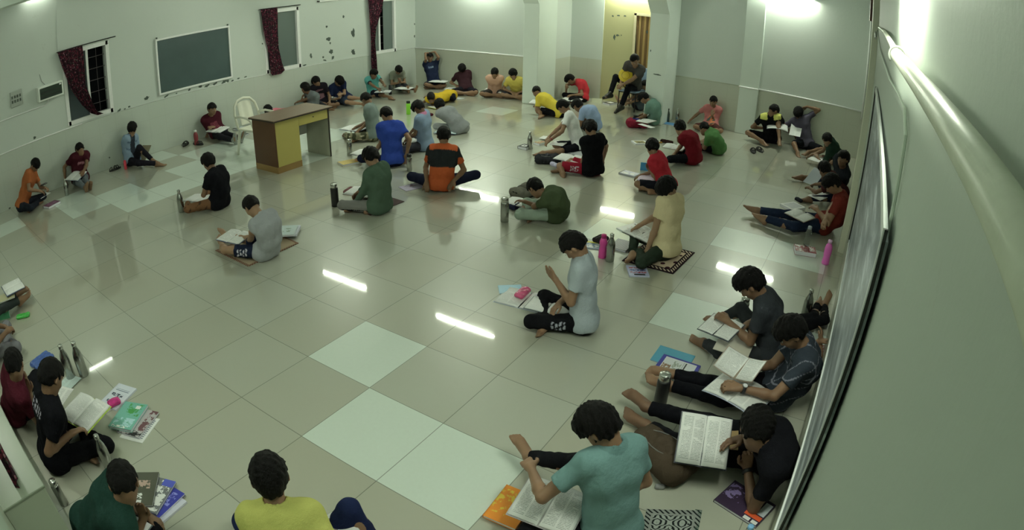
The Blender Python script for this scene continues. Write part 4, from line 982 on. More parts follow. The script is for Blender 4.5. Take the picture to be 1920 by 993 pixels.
# ================================================================ FURNITURE AND FITTINGS
def frame_at(c, toward, tilt=0.0, roll=0.0):
    """local axes: y towards 'toward', z up; tilt lifts the far edge, roll lifts the right edge"""
    y = np.array(toward, float)-np.array(c, float); y[2] = 0; y = nrm(y); z = np.array([0, 0, 1.0]); x = np.cross(y, z)
    a = math.radians(tilt); y2 = y*math.cos(a)+z*math.sin(a); z2 = np.cross(x, y2)
    b = math.radians(roll); x3 = x*math.cos(b)+z2*math.sin(b); z3 = np.cross(x3, y2)
    M = Matrix([list(x3), list(y2), list(z3)]).transposed().to_4x4(); M.translation = Vector([float(v) for v in c]); return M
# ---- the desk
def desk():
    x0, x1, y0, y1, H = -7.84*T, -7.0*T, 4.37*T, 6.0*T, .755
    root = empty('desk', ((x0+x1)/2, (y0+y1)/2, 0), 'teacher desk with brown top, brown side and yellow front', 'desk')
    o = np.array([(x0+x1)/2, (y0+y1)/2, 0]); a, b, c, d = x0-o[0], x1-o[0], y0-o[1], y1-o[1]
    g = N('brown_laminate'); v = g.coord(); mp = g.n('ShaderNodeMapping'); mp.inputs['Scale'].default_value = (18, 1.5, 18); g.l(v, mp.inputs[0])
    g.color(g.mix(g.noise(mp.outputs[0], 3, 4), sc(92, 78, 56), sc(112, 97, 74))); top = g.set(.35)
    side = plain('dark_brown_board', sc(70, 46, 24), .45, var=.12, scale=4); yel = plain('yellow_laminate', sc(150, 144, 74), .45, var=.06, scale=3)
    edge = plain('dark_edge', (.02, .015, .012, 1), .5); grey = plain('worn_grey_board', sc(134, 138, 112), .6, var=.16, scale=7)
    kick = plain('kick_board', sc(118, 96, 52), .5)
    MB().box((a-.04, c-.03, H-.022), (b+.04, d+.05, H), bev=.003).build('desk_top', top, root)
    MB().box((a-.042, c-.032, H-.026), (b+.042, d+.052, H-.010)).build('edge_band', edge, root)
    MB().box((a, c, 0), (b, c+.018, H-.026), bev=.002).build('side_panel', side, root)
    MB().box((a, c+.42, 0), (b-.002, c+.438, H-.026)).build('side_panel', grey, root)
    MB().box((b-.018, c+.018, .09), (b, c+.438, H-.026), bev=.002).build('front_panel', yel, root)
    MB().box((b-.02, c-.001, 0), (b+.002, c+.44, .09)).box((a, c-.002, 0), (b, c, .09)).build('kick_board', kick, root)
    dr = MB().box((b-.02, c+.442, H-.17), (b-.002, d-.02, H-.03), bev=.003).build('drawer', yel, root)
    MB().tube([(b-.002, (c+d)/2+.2, H-.09), (b+.012, (c+d)/2+.2, H-.09)], .008, 10).build('keyhole', edge, dr)
    MB().box((a, d-.02, 0), (b, d, H-.026), bev=.002).build('side_panel', grey, root)
    MB().box((b-.002, d-.022, 0), (b+.004, d+.002, H-.026)).build('edge_band', edge, root)
    MB().box((a, c+.44, .3), (a+.016, d-.02, H-.03)).build('back_panel', plain('pale_back_panel', sc(150, 156, 138), .6), root)
desk()
# ---- white plastic chair behind the desk
def plastic_chair():
    p = J(467, 296)+np.array([-.07, .27, 0]); p[2] = 0
    ang = .05
    root = empty('plastic_chair', p, 'off-white moulded plastic chair behind the desk', 'chair', rz=ang)
    m = plain('ivory_plastic', sc(184, 188, 160), .4, var=.04)
    W = .235
    MB().box((-.22, -W, .40), (.22, W, .43), bev=.012).build('seat', m, root)
    for (x, y, dx, dy) in ((.19, W-.03, .05, .03), (.19, -W+.03, .05, -.03), (-.2, W-.03, -.07, .03), (-.2, -W+.03, -.07, -.03)):
        MB().tube([(x, y, .41), (x+dx*.5, y+dy*.5, .2), (x+dx, y+dy, 0)], [.026, .022, .018], 8).build('leg', m, root, smooth=True)
    b = [(-.21, -W+.01, .42), (-.25, -W-.0, .62), (-.285, -W+.03, .76), (-.305, -W+.11, .84), (-.31, 0, .865)]
    pts = b+[(x, -y, z) for x, y, z in b[-2::-1]]
    MB().tube(pts, .020, 10).build('back_frame', m, root, smooth=True)
    mb = MB()
    for k in range(9):
        y = -W+.065+k*(2*W-.13)/8
        top = .82-.9*y*y*2.2
        mb.tube([(-.215, y, .44), (-.25, y, .62), (-.290, y, top)], .014, 6)
    back = []
    n = 13
    V = []; F = []
    for i in range(n):
        t = i/(n-1)
        for k in range(9):
            y = (-.135+.27*k/8); z = .46+t*(.36-1.6*y*y); x = -.218-.085*t+.006*math.sin(k*1.5)
            V.append((x, y, z)); V.append((x-.006, y, z))
    for i in range(n-1):
        for k in range(8):
            a = (i*9+k)*2; b2 = a+2; c = a+18; d = c+2
            F += [(a, b2, d, c), (a+1, c+1, d+1, b2+1)]
    bp = MB().add(V, F).build('back_panel', m, root, smooth=True)
    for s in (-1, 1):
        MB().tube([(-.24, s*(W+.0), .60), (-.1, s*(W+.03), .63), (.1, s*(W+.03), .62), (.17, s*(W+.02), .58), (.19, s*(W-.02), .43)], .018, 8).build('armrest', m, root, smooth=True)
plastic_chair()
# ---- metal chair under the man
def metal_chair():
    p = PP['man']['sp'].copy(); p[2] = 0; f = PP['man']['f']
    root = empty('metal_chair', p, 'chair with black tubular legs and pale blue seat under the seated man', 'chair', rz=math.atan2(f[1], f[0])-0)
    k = plain('black_tube', (.012, .012, .013, 1), .35, .3); bl = plain('pale_blue_plastic', sc(118, 140, 150), .45)
    MB().box((-.22, -.21, .385), (.22, .21, .41), bev=.012).build('seat', bl, root)
    for s in (-1, 1):
        MB().tube([(.21, s*.20, 0), (.19, s*.195, .39)], .012, 8).build('leg', k, root, smooth=True)
        MB().tube([(-.26, s*.20, 0), (-.20, s*.195, .42), (-.26, s*.19, .86)], .012, 8).build('leg', k, root, smooth=True)
    MB().tube([(.2, -.2, .37), (.2, .2, .37)], .010, 8).tube([(-.21, -.2, .37), (-.21, .2, .37)], .010, 8).tube([(.2, .2, .37), (-.21, .2, .37)], .010, 8).tube([(.2, -.2, .37), (-.21, -.2, .37)], .010, 8).build('seat_frame', k, root, smooth=True)
    MB().box((-.275, -.195, .58), (-.25, .195, .86), bev=.01).build('backrest', bl, root)
metal_chair()
# ---- blackboard on the left wall
def board_left():
    z0, z1, y0, y1 = 1.60*T, 3.07*T, 4.17*T, 6.6*T
    root = empty('blackboard', (LW+.02, (y0+y1)/2, z0), 'dark green blackboard with white frame on the left wall', 'blackboard')
    g = N('slate_surface'); v = g.coord(); g.color(g.mix(g.noise(v, 2.2, 5, .6), sc(40, 56, 50), sc(58, 76, 70))); sl = g.set(.45)
    o = np.array([LW+.02, (y0+y1)/2, z0]); h = (y1-y0)/2; H = z1-z0
    MB().box((-.018, -h, 0), (.0, h, H)).build('slate', sl, root)
    fr = MB(); w = .035
    for b in (((-.02, -h-w, -w), (.022, h+w, 0)), ((-.02, -h-w, H), (.022, h+w, H+w)), ((-.02, -h-w, 0), (.022, -h, H)), ((-.02, h, 0), (.022, h+w, H))): fr.box(*b, bev=.004)
    fr.build('frame', M_ALU, root)
    for y in (-h, h): MB().box((.0, y-.012, H+w), (.018, y+.012, H+w+.03)).build('hook', M_CHIP, root)
board_left()
# ---- long board on the right wall
def board_right():
    y0, y1, z0, z1 = -1.15*T, 4.6*T, 1.18*T, 3.22*T
    xa, xb = RW-.028, RW-.012                      # near end stands a little proud of the wall
    root = empty('wall_board', (RW-.03, (y0+y1)/2, z0), 'long dark chalk-smudged board with metal frame on the right wall', 'board')
    o = np.array([RW-.03, (y0+y1)/2, z0])
    g = N('smudged_slate'); v = g.coord(); mp = g.n('ShaderNodeMapping'); mp.inputs['Scale'].default_value = (1, .6, 3); g.l(v, mp.inputs[0])
    f = g.noise(mp.outputs[0], 2.3, 6, .65); g.color(g.ramp(f, [(.38, sc(92, 102, 98)), (.52, sc(124, 134, 128)), (.64, sc(176, 186, 176))])); sl = g.set(.32)
    V = []
    for y, x in ((y0, xa), (y1, xb)):
        for z in (z0, z1): V += [(x, y, z), (x+.015, y, z)]
    V = [tuple(np.array(q)-o) for q in V]
    MB().add(V, [(0, 2, 6, 4), (1, 5, 7, 3), (0, 4, 5, 1), (2, 3, 7, 6), (0, 1, 3, 2), (4, 6, 7, 5)]).build('slate', sl, root)
    al = plain('dull_aluminium', sc(176, 184, 166), .4, .2); bk = plain('black_edge', (.006, .006, .006, 1), .5)
    def bar(ya, yb, za, zb, dx=.008, mat=al, nm='frame', th=.006):
        xs = lambda y: xa+(xb-xa)*(y-y0)/(y1-y0)
        V = []
        for y in (ya, yb):
            for z in (za, zb): V += [(xs(y)-dx, y, z), (xs(y)+th, y, z)]
        V = [tuple(np.array(q)-o) for q in V]
        MB().add(V, [(0, 2, 6, 4), (1, 5, 7, 3), (0, 4, 5, 1), (2, 3, 7, 6), (0, 1, 3, 2), (4, 6, 7, 5)]).build(nm, mat, root)
    bar(y0, y1, z1, z1+.035); bar(y0, y1, z0-.03, z0)
    bar(y0-.012, y0, z0-.03, z1+.035, .004, bk, 'edge_strip'); bar(y1, y1+.02, z0-.03, z1+.035, .012, bk, 'edge_strip')
    bar(y0+.02, y0+.05, z0, z1, .006, al, 'frame')
board_right()
# ---- pipe along the right wall
def pipe():
    x = RW-.046
    a = np.array([x, -.35*T, 3.955*T]); b = np.array([x, -4.6*T, 3.935*T])
    root = empty('drain_pipe', a, 'thick cream plastic pipe running along the right wall', 'pipe')
    g = N('scuffed_pvc'); v = g.coord(); g.color(g.mix(g.noise(v, 9, 5, .7), sc(150, 158, 128), sc(184, 192, 162))); m = g.set(.38)
    MB().tube([a-a, b-a], .0225, 24).build('pipe_run', m, root, smooth=True)
    pts = [np.array([0, -.01+0*k, 0])+.030*np.array([math.cos(t), 0, math.sin(t)]) for k, t in enumerate(np.linspace(-.2, 2*math.pi*.62, 14))]
    MB().tube([p+np.array([0, -.05, 0]) for p in pts], .004, 8).build('clamp', plain('grey_clamp', sc(130, 136, 118), .4), root, smooth=True)
    MB().tube([(0, 0, 0), (.0, .35, .02), (.01, 1.6, .05), (.02, 3.4, .06)], [.016, .013, .012, .012], 12).build('thin_run', m, root, smooth=True)
pipe()
def cable():
    P = [(RW-.012, y*T, z*T) for y, z in ((10.5, 4.35), (7.9, 4.05), (4.5, 3.76), (1.2, 3.69), (0, 3.72), (-.65, 3.72), (-.93, 3.64), (-1.0, 3.2))]
    o = np.array(P[3]); c = MB().tube([np.array(p)-o for p in P], .006, 6).build('wall_cable', plain('painted_cable', sc(150, 162, 138), .6)); c.location = Vector(o)
    tag(c, 'thin painted cable sagging along the right wall above the board', 'cable')
    P = [(RW-.03, y, z) for y, z in ((7.78*T, 4.25*T), (7.6*T, 4.12*T), (7.2*T, 3.95*T), (6.6*T, 3.86*T))]
    o = np.array(P[0]); c = MB().tube([np.array(p)-o for p in P], .014, 8).build('wall_cable', plain('grey_conduit', sc(150, 156, 138), .5)); c.location = Vector(o)
    tag(c, 'grey bent conduit at the top of the right wall pilaster', 'cable')
cable()
t_ = MB().box((RW-.10, 7.9*T, 4.12*T), (RW-.01, 8.6*T, 5.1*T)).build('wall_cabinet', plain('dark_brown_wood', sc(70, 52, 40), .5)); tag(t_, 'dark brown wooden box high at the end of the right wall', 'box')
# ---- small white box and switch plate on the left wall, with their conduit
def wall_box():
    y0, y1, z0, z1 = .30*T, 1.08*T, 2.36*T, 2.74*T; o = np.array([LW, (y0+y1)/2, (z0+z1)/2]); h = (y1-y0)/2; H = (z1-z0)/2
    root = empty('distribution_box', o, 'white wall box with a dark slotted front', 'box')
    MB().box((0, -h, -H), (.17, h, H), bev=.01).build('housing', plain('white_box_plastic', sc(190, 198, 176), .4), root)
    MB().box((.168, -h+.03, -H+.03), (.174, h-.03, H-.03)).build('front_cover', plain('smoked_cover', sc(40, 52, 40), .25), root)
    for k in range(2): MB().box((.174, -h+.04, -H+.06+k*.06), (.179, h-.05, -H+.075+k*.06)).build('slot', plain('slot_black', (.01, .012, .01, 1), .5), root)
    MB().box((.174, h-.075, H-.06), (.180, h-.04, H-.035)).build('sticker', WH, root)
    y0, y1, z0, z1 = -.52*T, -.14*T, 2.46*T, 2.86*T; o = np.array([LW, (y0+y1)/2, (z0+z1)/2]); h = (y1-y0)/2; H = (z1-z0)/2
    root = empty('switch_plate', o, 'grey switchboard with two rows of switches on the left wall', 'switchboard')
    MB().box((0, -h, -H), (.03, h, H), bev=.006).build('plate', plain('grey_plate', sc(140, 148, 130), .5), root)
    for r in range(2):
        for k in range(4): MB().box((.03, -h+.02+k*.052, -.06+r*.07), (.038, -h+.05+k*.052, -.015+r*.07), bev=.003).build('switch', plain('dark_switch', sc(70, 78, 66), .5), root)
    P = [(LW+.012, -1.6*T, 2.0*T), (LW+.012, -.9*T, 2.24*T), (LW+.012, .55*T, 2.22*T), (LW+.012, .64*T, 2.26*T), (LW+.012, .66*T, 2.36*T)]; o = np.array(P[1])
    c = MB().tube([np.array(p)-o for p in P], .010, 8).build('conduit', M_TRIM); c.location = Vector(o); tag(c, 'cream conduit leading to the white wall box', 'conduit')
    P = [(LW+.006, .6*T, 2.74*T), (LW+.006, .5*T, 2.86*T), (LW+.008, .45*T, 3.05*T)]; o = np.array(P[0])
    c = MB().tube([np.array(p)-o for p in P], .004, 6).build('wire', plain('grey_wire', sc(90, 96, 84), .5)); c.location = Vector(o); tag(c, 'short loose wire above the white wall box', 'wire')
WH = plain('white_plastic', sc(205, 212, 196), .4)
wall_box()
# unlit tube fitting between the second and third window
root = empty('lamp_batten', (LW+.03, 10.65*T, 3.52*T), 'unlit slim lamp batten between two curtained windows', 'lamp')
MB().box((-.03, -.26, -.018), (.02, .26, .018), bev=.004).build('batten', WH, root); MB().box((-.02, -.30, -.016), (.025, -.26, .016)).build('end_cap', plain('dark_cap', (.05, .05, .045, 1), .5), root)
# projecting band of the wall above the windows and curtain rods
struct(MB().box((LW-.01, 1.05*T, 3.47*T), (LW+.012, BW, CEIL)).build('trim_15', M_L))
# ---- curtains
def curtain_mat():
    g = N('floral_curtain'); v = g.coord(); vo = g.n('ShaderNodeTexVoronoi'); vo.inputs['Scale'].default_value = 20; g.l(v, vo.inputs['Vector'])
    f = g.noise(v, 26, 4, .6); c = g.mix(g.math('GREATER_THAN', f, .55), sc(36, 22, 26), sc(80, 34, 42))
    c = g.mix(g.math('LESS_THAN', vo.outputs['Distance'], .22), c, sc(108, 78, 78)); c = g.mix(g.math('GREATER_THAN', g.noise(v, 37, 3), .64), c, sc(52, 62, 46))
    g.color(c); return g.set(.9, 0, .1)
M_CUR = curtain_mat()
def curtain(label, rows, plane=LW, side=1, n=40, folds=6, amp=.03, axis=0):
    """rows: (z, y_left, y_right) from top to bottom, in tiles"""
    R = random.Random(len(label)); V = []; F = []
    c0 = np.array([plane, rows[0][1]*T, rows[0][0]*T]); m = len(rows)
    zs = np.linspace(0, m-1, 26)
    for t in zs:
        i = min(int(t), m-2); u = t-i; a, b = rows[i], rows[i+1]; z, l, r = [a[q]*(1-u)+b[q]*u for q in range(3)]
        for k in range(n):
            s = k/(n-1); y = (l+(r-l)*s)*T; w = (r-l)*T; ph = s*folds*2*math.pi+.6*math.sin(t*1.1)
            x = side*(.045+amp*(.5+.5*math.sin(ph))+.006*math.sin(3*ph+t))
            V.append((x, y-c0[1], z*T-c0[2]) if axis == 0 else (y-c0[1], x, z*T-c0[2]))
    nz = len(zs)
    for i in range(nz-1):
        for k in range(n-1): a = i*n+k; F.append((a, a+1, a+n+1, a+n))
    N0 = len(V); V += [((x+side*.004, y, z) if axis == 0 else (x, y+side*.004, z)) for x, y, z in V]
    F += [tuple(q+N0 for q in f[::-1]) for f in F]
    root = empty('curtain', c0 if axis == 0 else (c0[1], plane, c0[2]), label, 'curtain', 'dark floral window curtains')
    from_arrays('cloth', V, F, root, M_CUR)
    return root
def rod(y0, y1, z, label, root):
    MB().tube([(.05, (y0*T-root.location[1]), z*T-root.location[2]), (.05, y1*T-root.location[1], z*T-root.location[2])], .009, 8).build('rod', plain('dark_rod', (.02, .018, .018, 1), .4), root)
c = curtain('dark floral curtain drawn aside at the window nearest the white wall box', [(3.46, 1.02, 1.80), (3.0, 1.15, 1.82), (2.4, 1.36, 1.82), (1.9, 1.66, 1.98), (1.62, 1.9, 2.1), (1.52, 2.1, 2.28)]); rod(1.0, 2.85, 3.47, '', c)
c = curtain('dark floral curtain beside the middle window, right of the blackboard', [(3.46, 7.80, 8.45), (2.8, 7.86, 8.42), (2.2, 8.0, 8.42), (1.7, 8.05, 8.52), (1.45, 8.06, 8.62), (1.36, 8.12, 8.48)]); rod(7.75, 9.4, 3.47, '', c)
c = curtain('dark floral curtain pinched at the far window, hanging past its sill', [(3.6, 12.45, 13.3), (3.0, 12.5, 13.15), (2.4, 12.55, 12.86), (1.9, 12.58, 12.78), (1.2, 12.55, 12.85), (.55, 12.58, 12.88)]); rod(12.4, 14.0, 3.47, '', c)
c = curtain('dark floral curtain end lying over the near window sill', [(2.6, -.75, -.35), (1.9, -.72, -.2), (1.5, -.7, -.05), (1.195, -.66, .0)], plane=NW-.2, side=1, axis=1, folds=4)
g_ = N('brown_door_curtain'); v = g_.coord(); x, y, z = g_.sep(v); g_.color(g_.mix(g_.math('GREATER_THAN', g_.math('FRACT', g_.math('MULTIPLY', x, 9)), .6), sc(84, 66, 34), sc(130, 110, 62))); g_.set(.9)
_m = M_CUR; M_CUR = g_.m
c = curtain('brown striped curtain hanging in the corridor doorway', [(3.12, -3.6, -3.05), (1.5, -3.5, -3.06), (.1, -3.45, -3.1)], plane=RB+.05, side=-.6, axis=1, folds=5); c['group'] = ''; del c['group']
M_CUR = _m
# marks on the recess wall
for k, (x, y, r, a) in enumerate([(1149,30,2,.8),(1160,29,3,.4),(1172,30,2.5,.5),(1152,70,2,2.2),(1158,66,3,.5),(1165,66,1,1)]): chip(x, y, r, a, 50+k, 0, 1, RB+.02 if True else 0, None)
for o in [q for q in bpy.data.objects if q.name.startswith('peeled_paint') and q.parent is None]: o.parent = bpy.data.objects['wall_corridor']
for k, (x, y, r, a) in enumerate([(1233,140,7,.16),(1213,60,2,1.6),(1220,95,1,2)]): chip(x, y, r, a, 60+k, -.06, 1, PF-.002, bpy.data.objects['trim_2'])
# ================================================================ BOOKS, BOTTLES, BAGS
def page_mat(w, h, ink=.45, cols=1, seed=0, tint=(196, 204, 200)):
    key = ('page', round(w, 2), round(h, 2), ink, cols, seed, tint)
    if key in MATS: return MATS[key]
    g = N('printed_page'); v = g.coord(); x, y, z = g.sep(v)
    line = g.math('LESS_THAN', g.math('FRACT', g.math('MULTIPLY', y, 118)), .52)
    mp = g.n('ShaderNodeMapping'); mp.inputs['Scale'].default_value = (1, 3.2, 1); mp.inputs['Location'].default_value = (seed*1.7, seed, 0); g.l(v, mp.inputs[0])
    word = g.math('GREATER_THAN', g.noise(mp.outputs[0], 150, 2), .44); para = g.math('GREATER_THAN', g.noise(mp.outputs[0], 9, 2), .36)
    ax = g.math('ABSOLUTE', x); inx = g.math('MULTIPLY', g.math('GREATER_THAN', ax, w*.09), g.math('LESS_THAN', ax, w*.90)); iny = g.math('LESS_THAN', g.math('ABSOLUTE', y), h*.43)
    if cols == 2: inx = g.math('MULTIPLY', inx, g.math('GREATER_THAN', g.math('ABSOLUTE', g.math('SUBTRACT', ax, w*.5)), w*.03))
    mk = g.math('MULTIPLY', g.math('MULTIPLY', line, word), g.math('MULTIPLY', g.math('MULTIPLY', inx, iny), para))
    g.color(g.mix(g.math('MULTIPLY', mk, ink*.95), sc(*tint), (.09, .10, .11, 1))); MATS[key] = g.set(.6, 0, .3); return MATS[key]
M_PAGEEDGE = plain('page_edges', sc(186, 192, 184), .7)
def coverm(col, rough=.4): return plain('cover_card', col, rough)
def art_mat(w, h, base, rects, seed=0):
    """cover printed with blocks: rects = (x0,x1,y0,y1,color,texty) in fractions of the cover"""
    g = N('printed_cover'); v = g.coord(); x, y, z = g.sep(v); fx = g.math('ADD', g.math('DIVIDE', x, w), .5); fy = g.math('ADD', g.math('DIVIDE', y, h), .5)
    c = g.mix(g.math('MULTIPLY', g.noise(v, 14, 4), .3), base, tuple(min(1, q*1.5) for q in base[:3])+(1,))
    for (x0, x1, y0, y1, col, texty) in rects:
        m_ = g.math('MULTIPLY', g.math('MULTIPLY', g.math('GREATER_THAN', fx, x0), g.math('LESS_THAN', fx, x1)), g.math('MULTIPLY', g.math('GREATER_THAN', fy, y0), g.math('LESS_THAN', fy, y1)))
        if texty == 1: m_ = g.math('MULTIPLY', m_, g.math('GREATER_THAN', g.noise(v, 70, 2), .48))
        if texty == 2: m_ = g.math('MULTIPLY', m_, g.math('GREATER_THAN', g.noise(v, 22, 4, .7), .52))
        if texty == 3: m_ = g.math('MULTIPLY', m_, g.math('LESS_THAN', g.math('FRACT', g.math('MULTIPLY', fy, 14)), .5))
        c = g.mix(m_, c, col)
    g.color(c); return g.set(.35, 0, .45)
def mroot(name, M, label, cat, group=None):
    o = bpy.data.objects.new(name, None); COL.objects.link(o); o.empty_display_size = .05; o.matrix_world = M; tag(o, label, cat, group); return o
NB = [0]
def open_book(px, py, z, tx, ty, label, w=.20, h=.27, tilt=0, roll=0, th=.016, cover=None, ink=.45, cols=1, group='open books being read', droop=0.0, tint=(196, 204, 200), name='open_book'):
    NB[0] += 1; c = J(px, py, z); M = frame_at(c, J(tx, ty, z), tilt, roll); root = mroot(name, M, label, 'book', group)
    cover = cover or (sc(52, 58, 60), sc(90, 100, 96), sc(60, 74, 96), sc(120, 110, 90))[NB[0] % 4]
    n = 9; pm = page_mat(w, h, ink, cols, NB[0] % 5, tint)
    V = []; F = []
    for s in (-1, 1):
        V = []; F = []; t = th*(1.0 if s > 0 else .7)
        xs = [w*(k/(n-1)) for k in range(n)]
        def zt(x): u = x/w; return t*(min(1, (u/.16)**.6)*(1-.35*u*u))+.010*math.sin(u*math.pi)*.6-droop*u*u
        for y in np.linspace(-h/2, h/2, 5):
            for x in xs: V.append((s*x, y, zt(x)+.0015*math.sin(y*20+x*15)))
        for i in range(4):
            for k in range(n-1):
                a = i*n+k; F.append((a, a+1, a+n+1, a+n) if s > 0 else (a, a+n, a+n+1, a+1))
        b0 = len(V)
        for y in np.linspace(-h/2, h/2, 5):
            for x in xs: V.append((s*x, y, .002-droop*(x/w)**2))
        for i in range(4):
            for k in range(n-1):
                a = b0+i*n+k; F.append((a, a+n, a+n+1, a+1) if s > 0 else (a, a+1, a+n+1, a+n))
        for k in range(n-1):
            for i, fl in ((0, 1), (4, 0)):
                a = i*n+k; q = (a, b0+a, b0+a+1, a+1); F.append(q if (fl == 1) == (s > 0) else q[::-1])
        for i in range(4):
            a = i*n+n-1; q = (a, b0+a, b0+a+n, a+n); F.append(q if s > 0 else q[::-1])
        from_arrays('page_block', V, F, root, pm, True)
    V = []; F = []; m_ = 13; e = .006
    for y in (-h/2-e, h/2+e):
        for k in range(m_):
            x = -w-e+(2*w+2*e)*k/(m_-1); dz = -droop*(abs(x)/w)**2; V += [(x, y, dz-.001), (x, y, dz+.002)]
    for k in range(m_-1):
        a = 2*k; b = 2*m_+2*k
        F += [(a, b, b+2, a+2), (a+1, a+3, b+3, b+1), (a, a+2, a+3, a+1), (b, b+1, b+3, b+2)]
    F += [(0, 1, 2*m_+1, 2*m_), (2*m_-2, 4*m_-2, 4*m_-1, 2*m_-1)]
    from_arrays('cover', V, F, root, coverm(cover), False)
    return root
def closed_book(px, py, z, tx, ty, label, w=.19, h=.26, th=.018, base=sc(120, 120, 110), rects=(), tilt=0, roll=0, group='books lying on the floor', name='book', cat='book'):
    NB[0] += 1; c = J(px, py, z+th) - np.array([0, 0, th]); M = frame_at(c, J(tx, ty, z+th), tilt, roll); root = mroot(name, M, label, cat, group)
    R = random.Random(NB[0])
    MB().box((-w/2+.003, -h/2+.003, .0015), (w/2-.003, h/2-.003, th-.0015)).build('pages', M_PAGEEDGE, root)
    MB().box((-w/2, -h/2, th-.0018), (w/2, h/2, th), bev=.0006).build('front_cover', art_mat(w, h, base, rects) if rects else coverm(base), root)
    MB().box((-w/2, -h/2, 0), (w/2, h/2, .0018)).box((-w/2-.001, -h/2, 0), (-w/2+.002, h/2, th)).build('back_cover', coverm(base), root)
    return root
def sheet(px, py, z, tx, ty, label, w=.21, h=.29, tilt=0, roll=0, curl=.0, ink=.3, group='loose printed sheets', cat='paper', tint=(196, 204, 200)):
    NB[0] += 1; c = J(px, py, z); M = frame_at(c, J(tx, ty, z), tilt, roll); root = mroot('paper_sheet', M, label, cat, group)
    n = 10; V = []; F = []
    for k in range(n):
        for i in range(n):
            x = -w/2+w*i/(n-1); y = -h/2+h*k/(n-1); V.append((x, y, .003+curl*((x/w+.5)**2)*.3+curl*.15*math.sin(y*12)))
    for k in range(n-1):
        for i in range(n-1): a = k*n+i; F.append((a, a+1, a+n+1, a+n))
    N0 = len(V); V += [(x, y, z_-.0012) for x, y, z_ in V]; F += [tuple(q+N0 for q in f[::-1]) for f in F]
    from_arrays('page', V, F, root, page_mat(w*1.0, h, ink, 1, NB[0] % 5, tint)); return root
# ---- bottles
M_STEEL = plain('brushed_steel', (.40, .41, .39, 1), .2, .96, var=.12, scale=40); M_CAPS = plain('steel_cap', (.62, .63, .60, 1), .2, .9)
PROF = {
 'cola': ([(.004, 0), (.031, 0), (.035, .006), (.0355, .12), (.035, .165), (.029, .198), (.019, .226), (.0145, .245), (.0145, .252)], [(.0165, .250), (.0175, .254), (.0175, .276), (.014, .282), (.002, .283)]),
 'flask': ([(.004, 0), (.033, 0), (.036, .005), (.036, .200), (.033, .208), (.028, .212)], [(.030, .210), (.032, .213), (.032, .250), (.028, .256), (.002, .257)]),
 'plastic': ([(.004, 0), (.032, 0), (.035, .008), (.033, .05), (.030, .075), (.034, .10), (.035, .16), (.030, .195), (.018, .215), (.016, .228)], [(.020, .224), (.020, .250), (.017, .255), (.002, .256)]),
 'ribbed': ([(.004, 0), (.033, 0), (.036, .006), (.034, .02), (.036, .035), (.034, .05), (.036, .065), (.033, .09), (.028, .12), (.033, .14), (.034, .17), (.026, .20), (.020, .215)], [(.023, .212), (.023, .240), (.020, .247), (.002, .248)]),
}
def clear_plastic():
    if 'clear' in MATS: return MATS['clear']
    g = N('clear_plastic'); g.color((.85, .9, .88, 1)); g.set(.08, 0, .5, trans=.92); g.b.inputs['IOR'].default_value = 1.12; MATS['clear'] = g.m; return g.m
def bottle(px, py, label, kind='cola', body=None, capm=None, h=None, s=1.0, top=None, group='water bottles standing on the floor'):
    """px,py: centre of the base"""
    c = J(px, py, 0.0); a, b = PROF[kind]; H = b[-1][1]
    if h: s = h/H
    root = empty('water_bottle', c, label, 'bottle', group); r = (min(s, 1.15) if s > 1 else s)*1.16
    MB().lathe([(x*r, z*s) for x, z in a], 28).build('bottle_body', body or M_STEEL, root, smooth=True)
    MB().lathe([(x*r, z*s) for x, z in b], 24).build('cap', capm or M_CAPS, root, smooth=True)
    return root
BK = plain('black_plastic', (.012, .012, .013, 1), .35); PINK = plain('pink_plastic', sc(176, 62, 120), .3); GRN = plain('lime_plastic', sc(110, 176, 44), .3)
# ---- mats
def mat_on_floor(corners, label, matfn, fringe=None, th=.006):
    P = [J(x, y, 0) for x, y in corners]; c = sum(P)/4; root = empty('floor_mat', c, label, 'mat')
    P = [p-c for p in P]; n = 18; V = []; F = []; R = random.Random(3); UVs = []
    for i in range(n):
        for k in range(n):
            u, v = i/(n-1), k/(n-1); p = (P[0]*(1-u)+P[1]*u)*(1-v)+(P[3]*(1-u)+P[2]*u)*v
            V.append((p[0], p[1], th+.002*math.sin(i*1.3)*math.sin(k*1.1)+.001)); UVs.append((u, v))
    for i in range(n-1):
        for k in range(n-1): a = i*n+k; F.append((a, a+n, a+n+1, a+1))
    N0 = len(V); V += [(x, y, .0005) for x, y, z in V]; F += [tuple(q+N0 for q in f[::-1]) for f in F]
    rim = [i*n for i in range(n)]+[(n-1)*n+k for k in range(1, n)]+[i*n+n-1 for i in range(n-2, -1, -1)]+[k for k in range(n-2, 0, -1)]
    for a, b in zip(rim, rim[1:]+rim[:1]): F.append((b, a, a+N0, b+N0))
    o = from_arrays('weave', V, F, root, None, False)
    at = o.data.color_attributes.new('pattern', 'FLOAT_COLOR', 'POINT')
    for i, (u, v) in enumerate(UVs+UVs): at.data[i].color = (u, v, 0, 1)
    o.data.materials.append(matfn()); return root
def mat_pattern(name, fn):
    g = N(name); a = g.n('ShaderNodeAttribute', attribute_name='pattern'); x, y, z = g.sep(a.outputs['Vector']); g.color(fn(g, x, y)); v = g.coord()
    g.bump(g.noise(v, 300, 2), .4, .002); g.set(.95, 0, .1); return g.m
def edge_d(g, x, y): return g.math('MINIMUM', g.math('MINIMUM', x, g.math('SUBTRACT', 1, x)), g.math('MINIMUM', y, g.math('SUBTRACT', 1, y)))
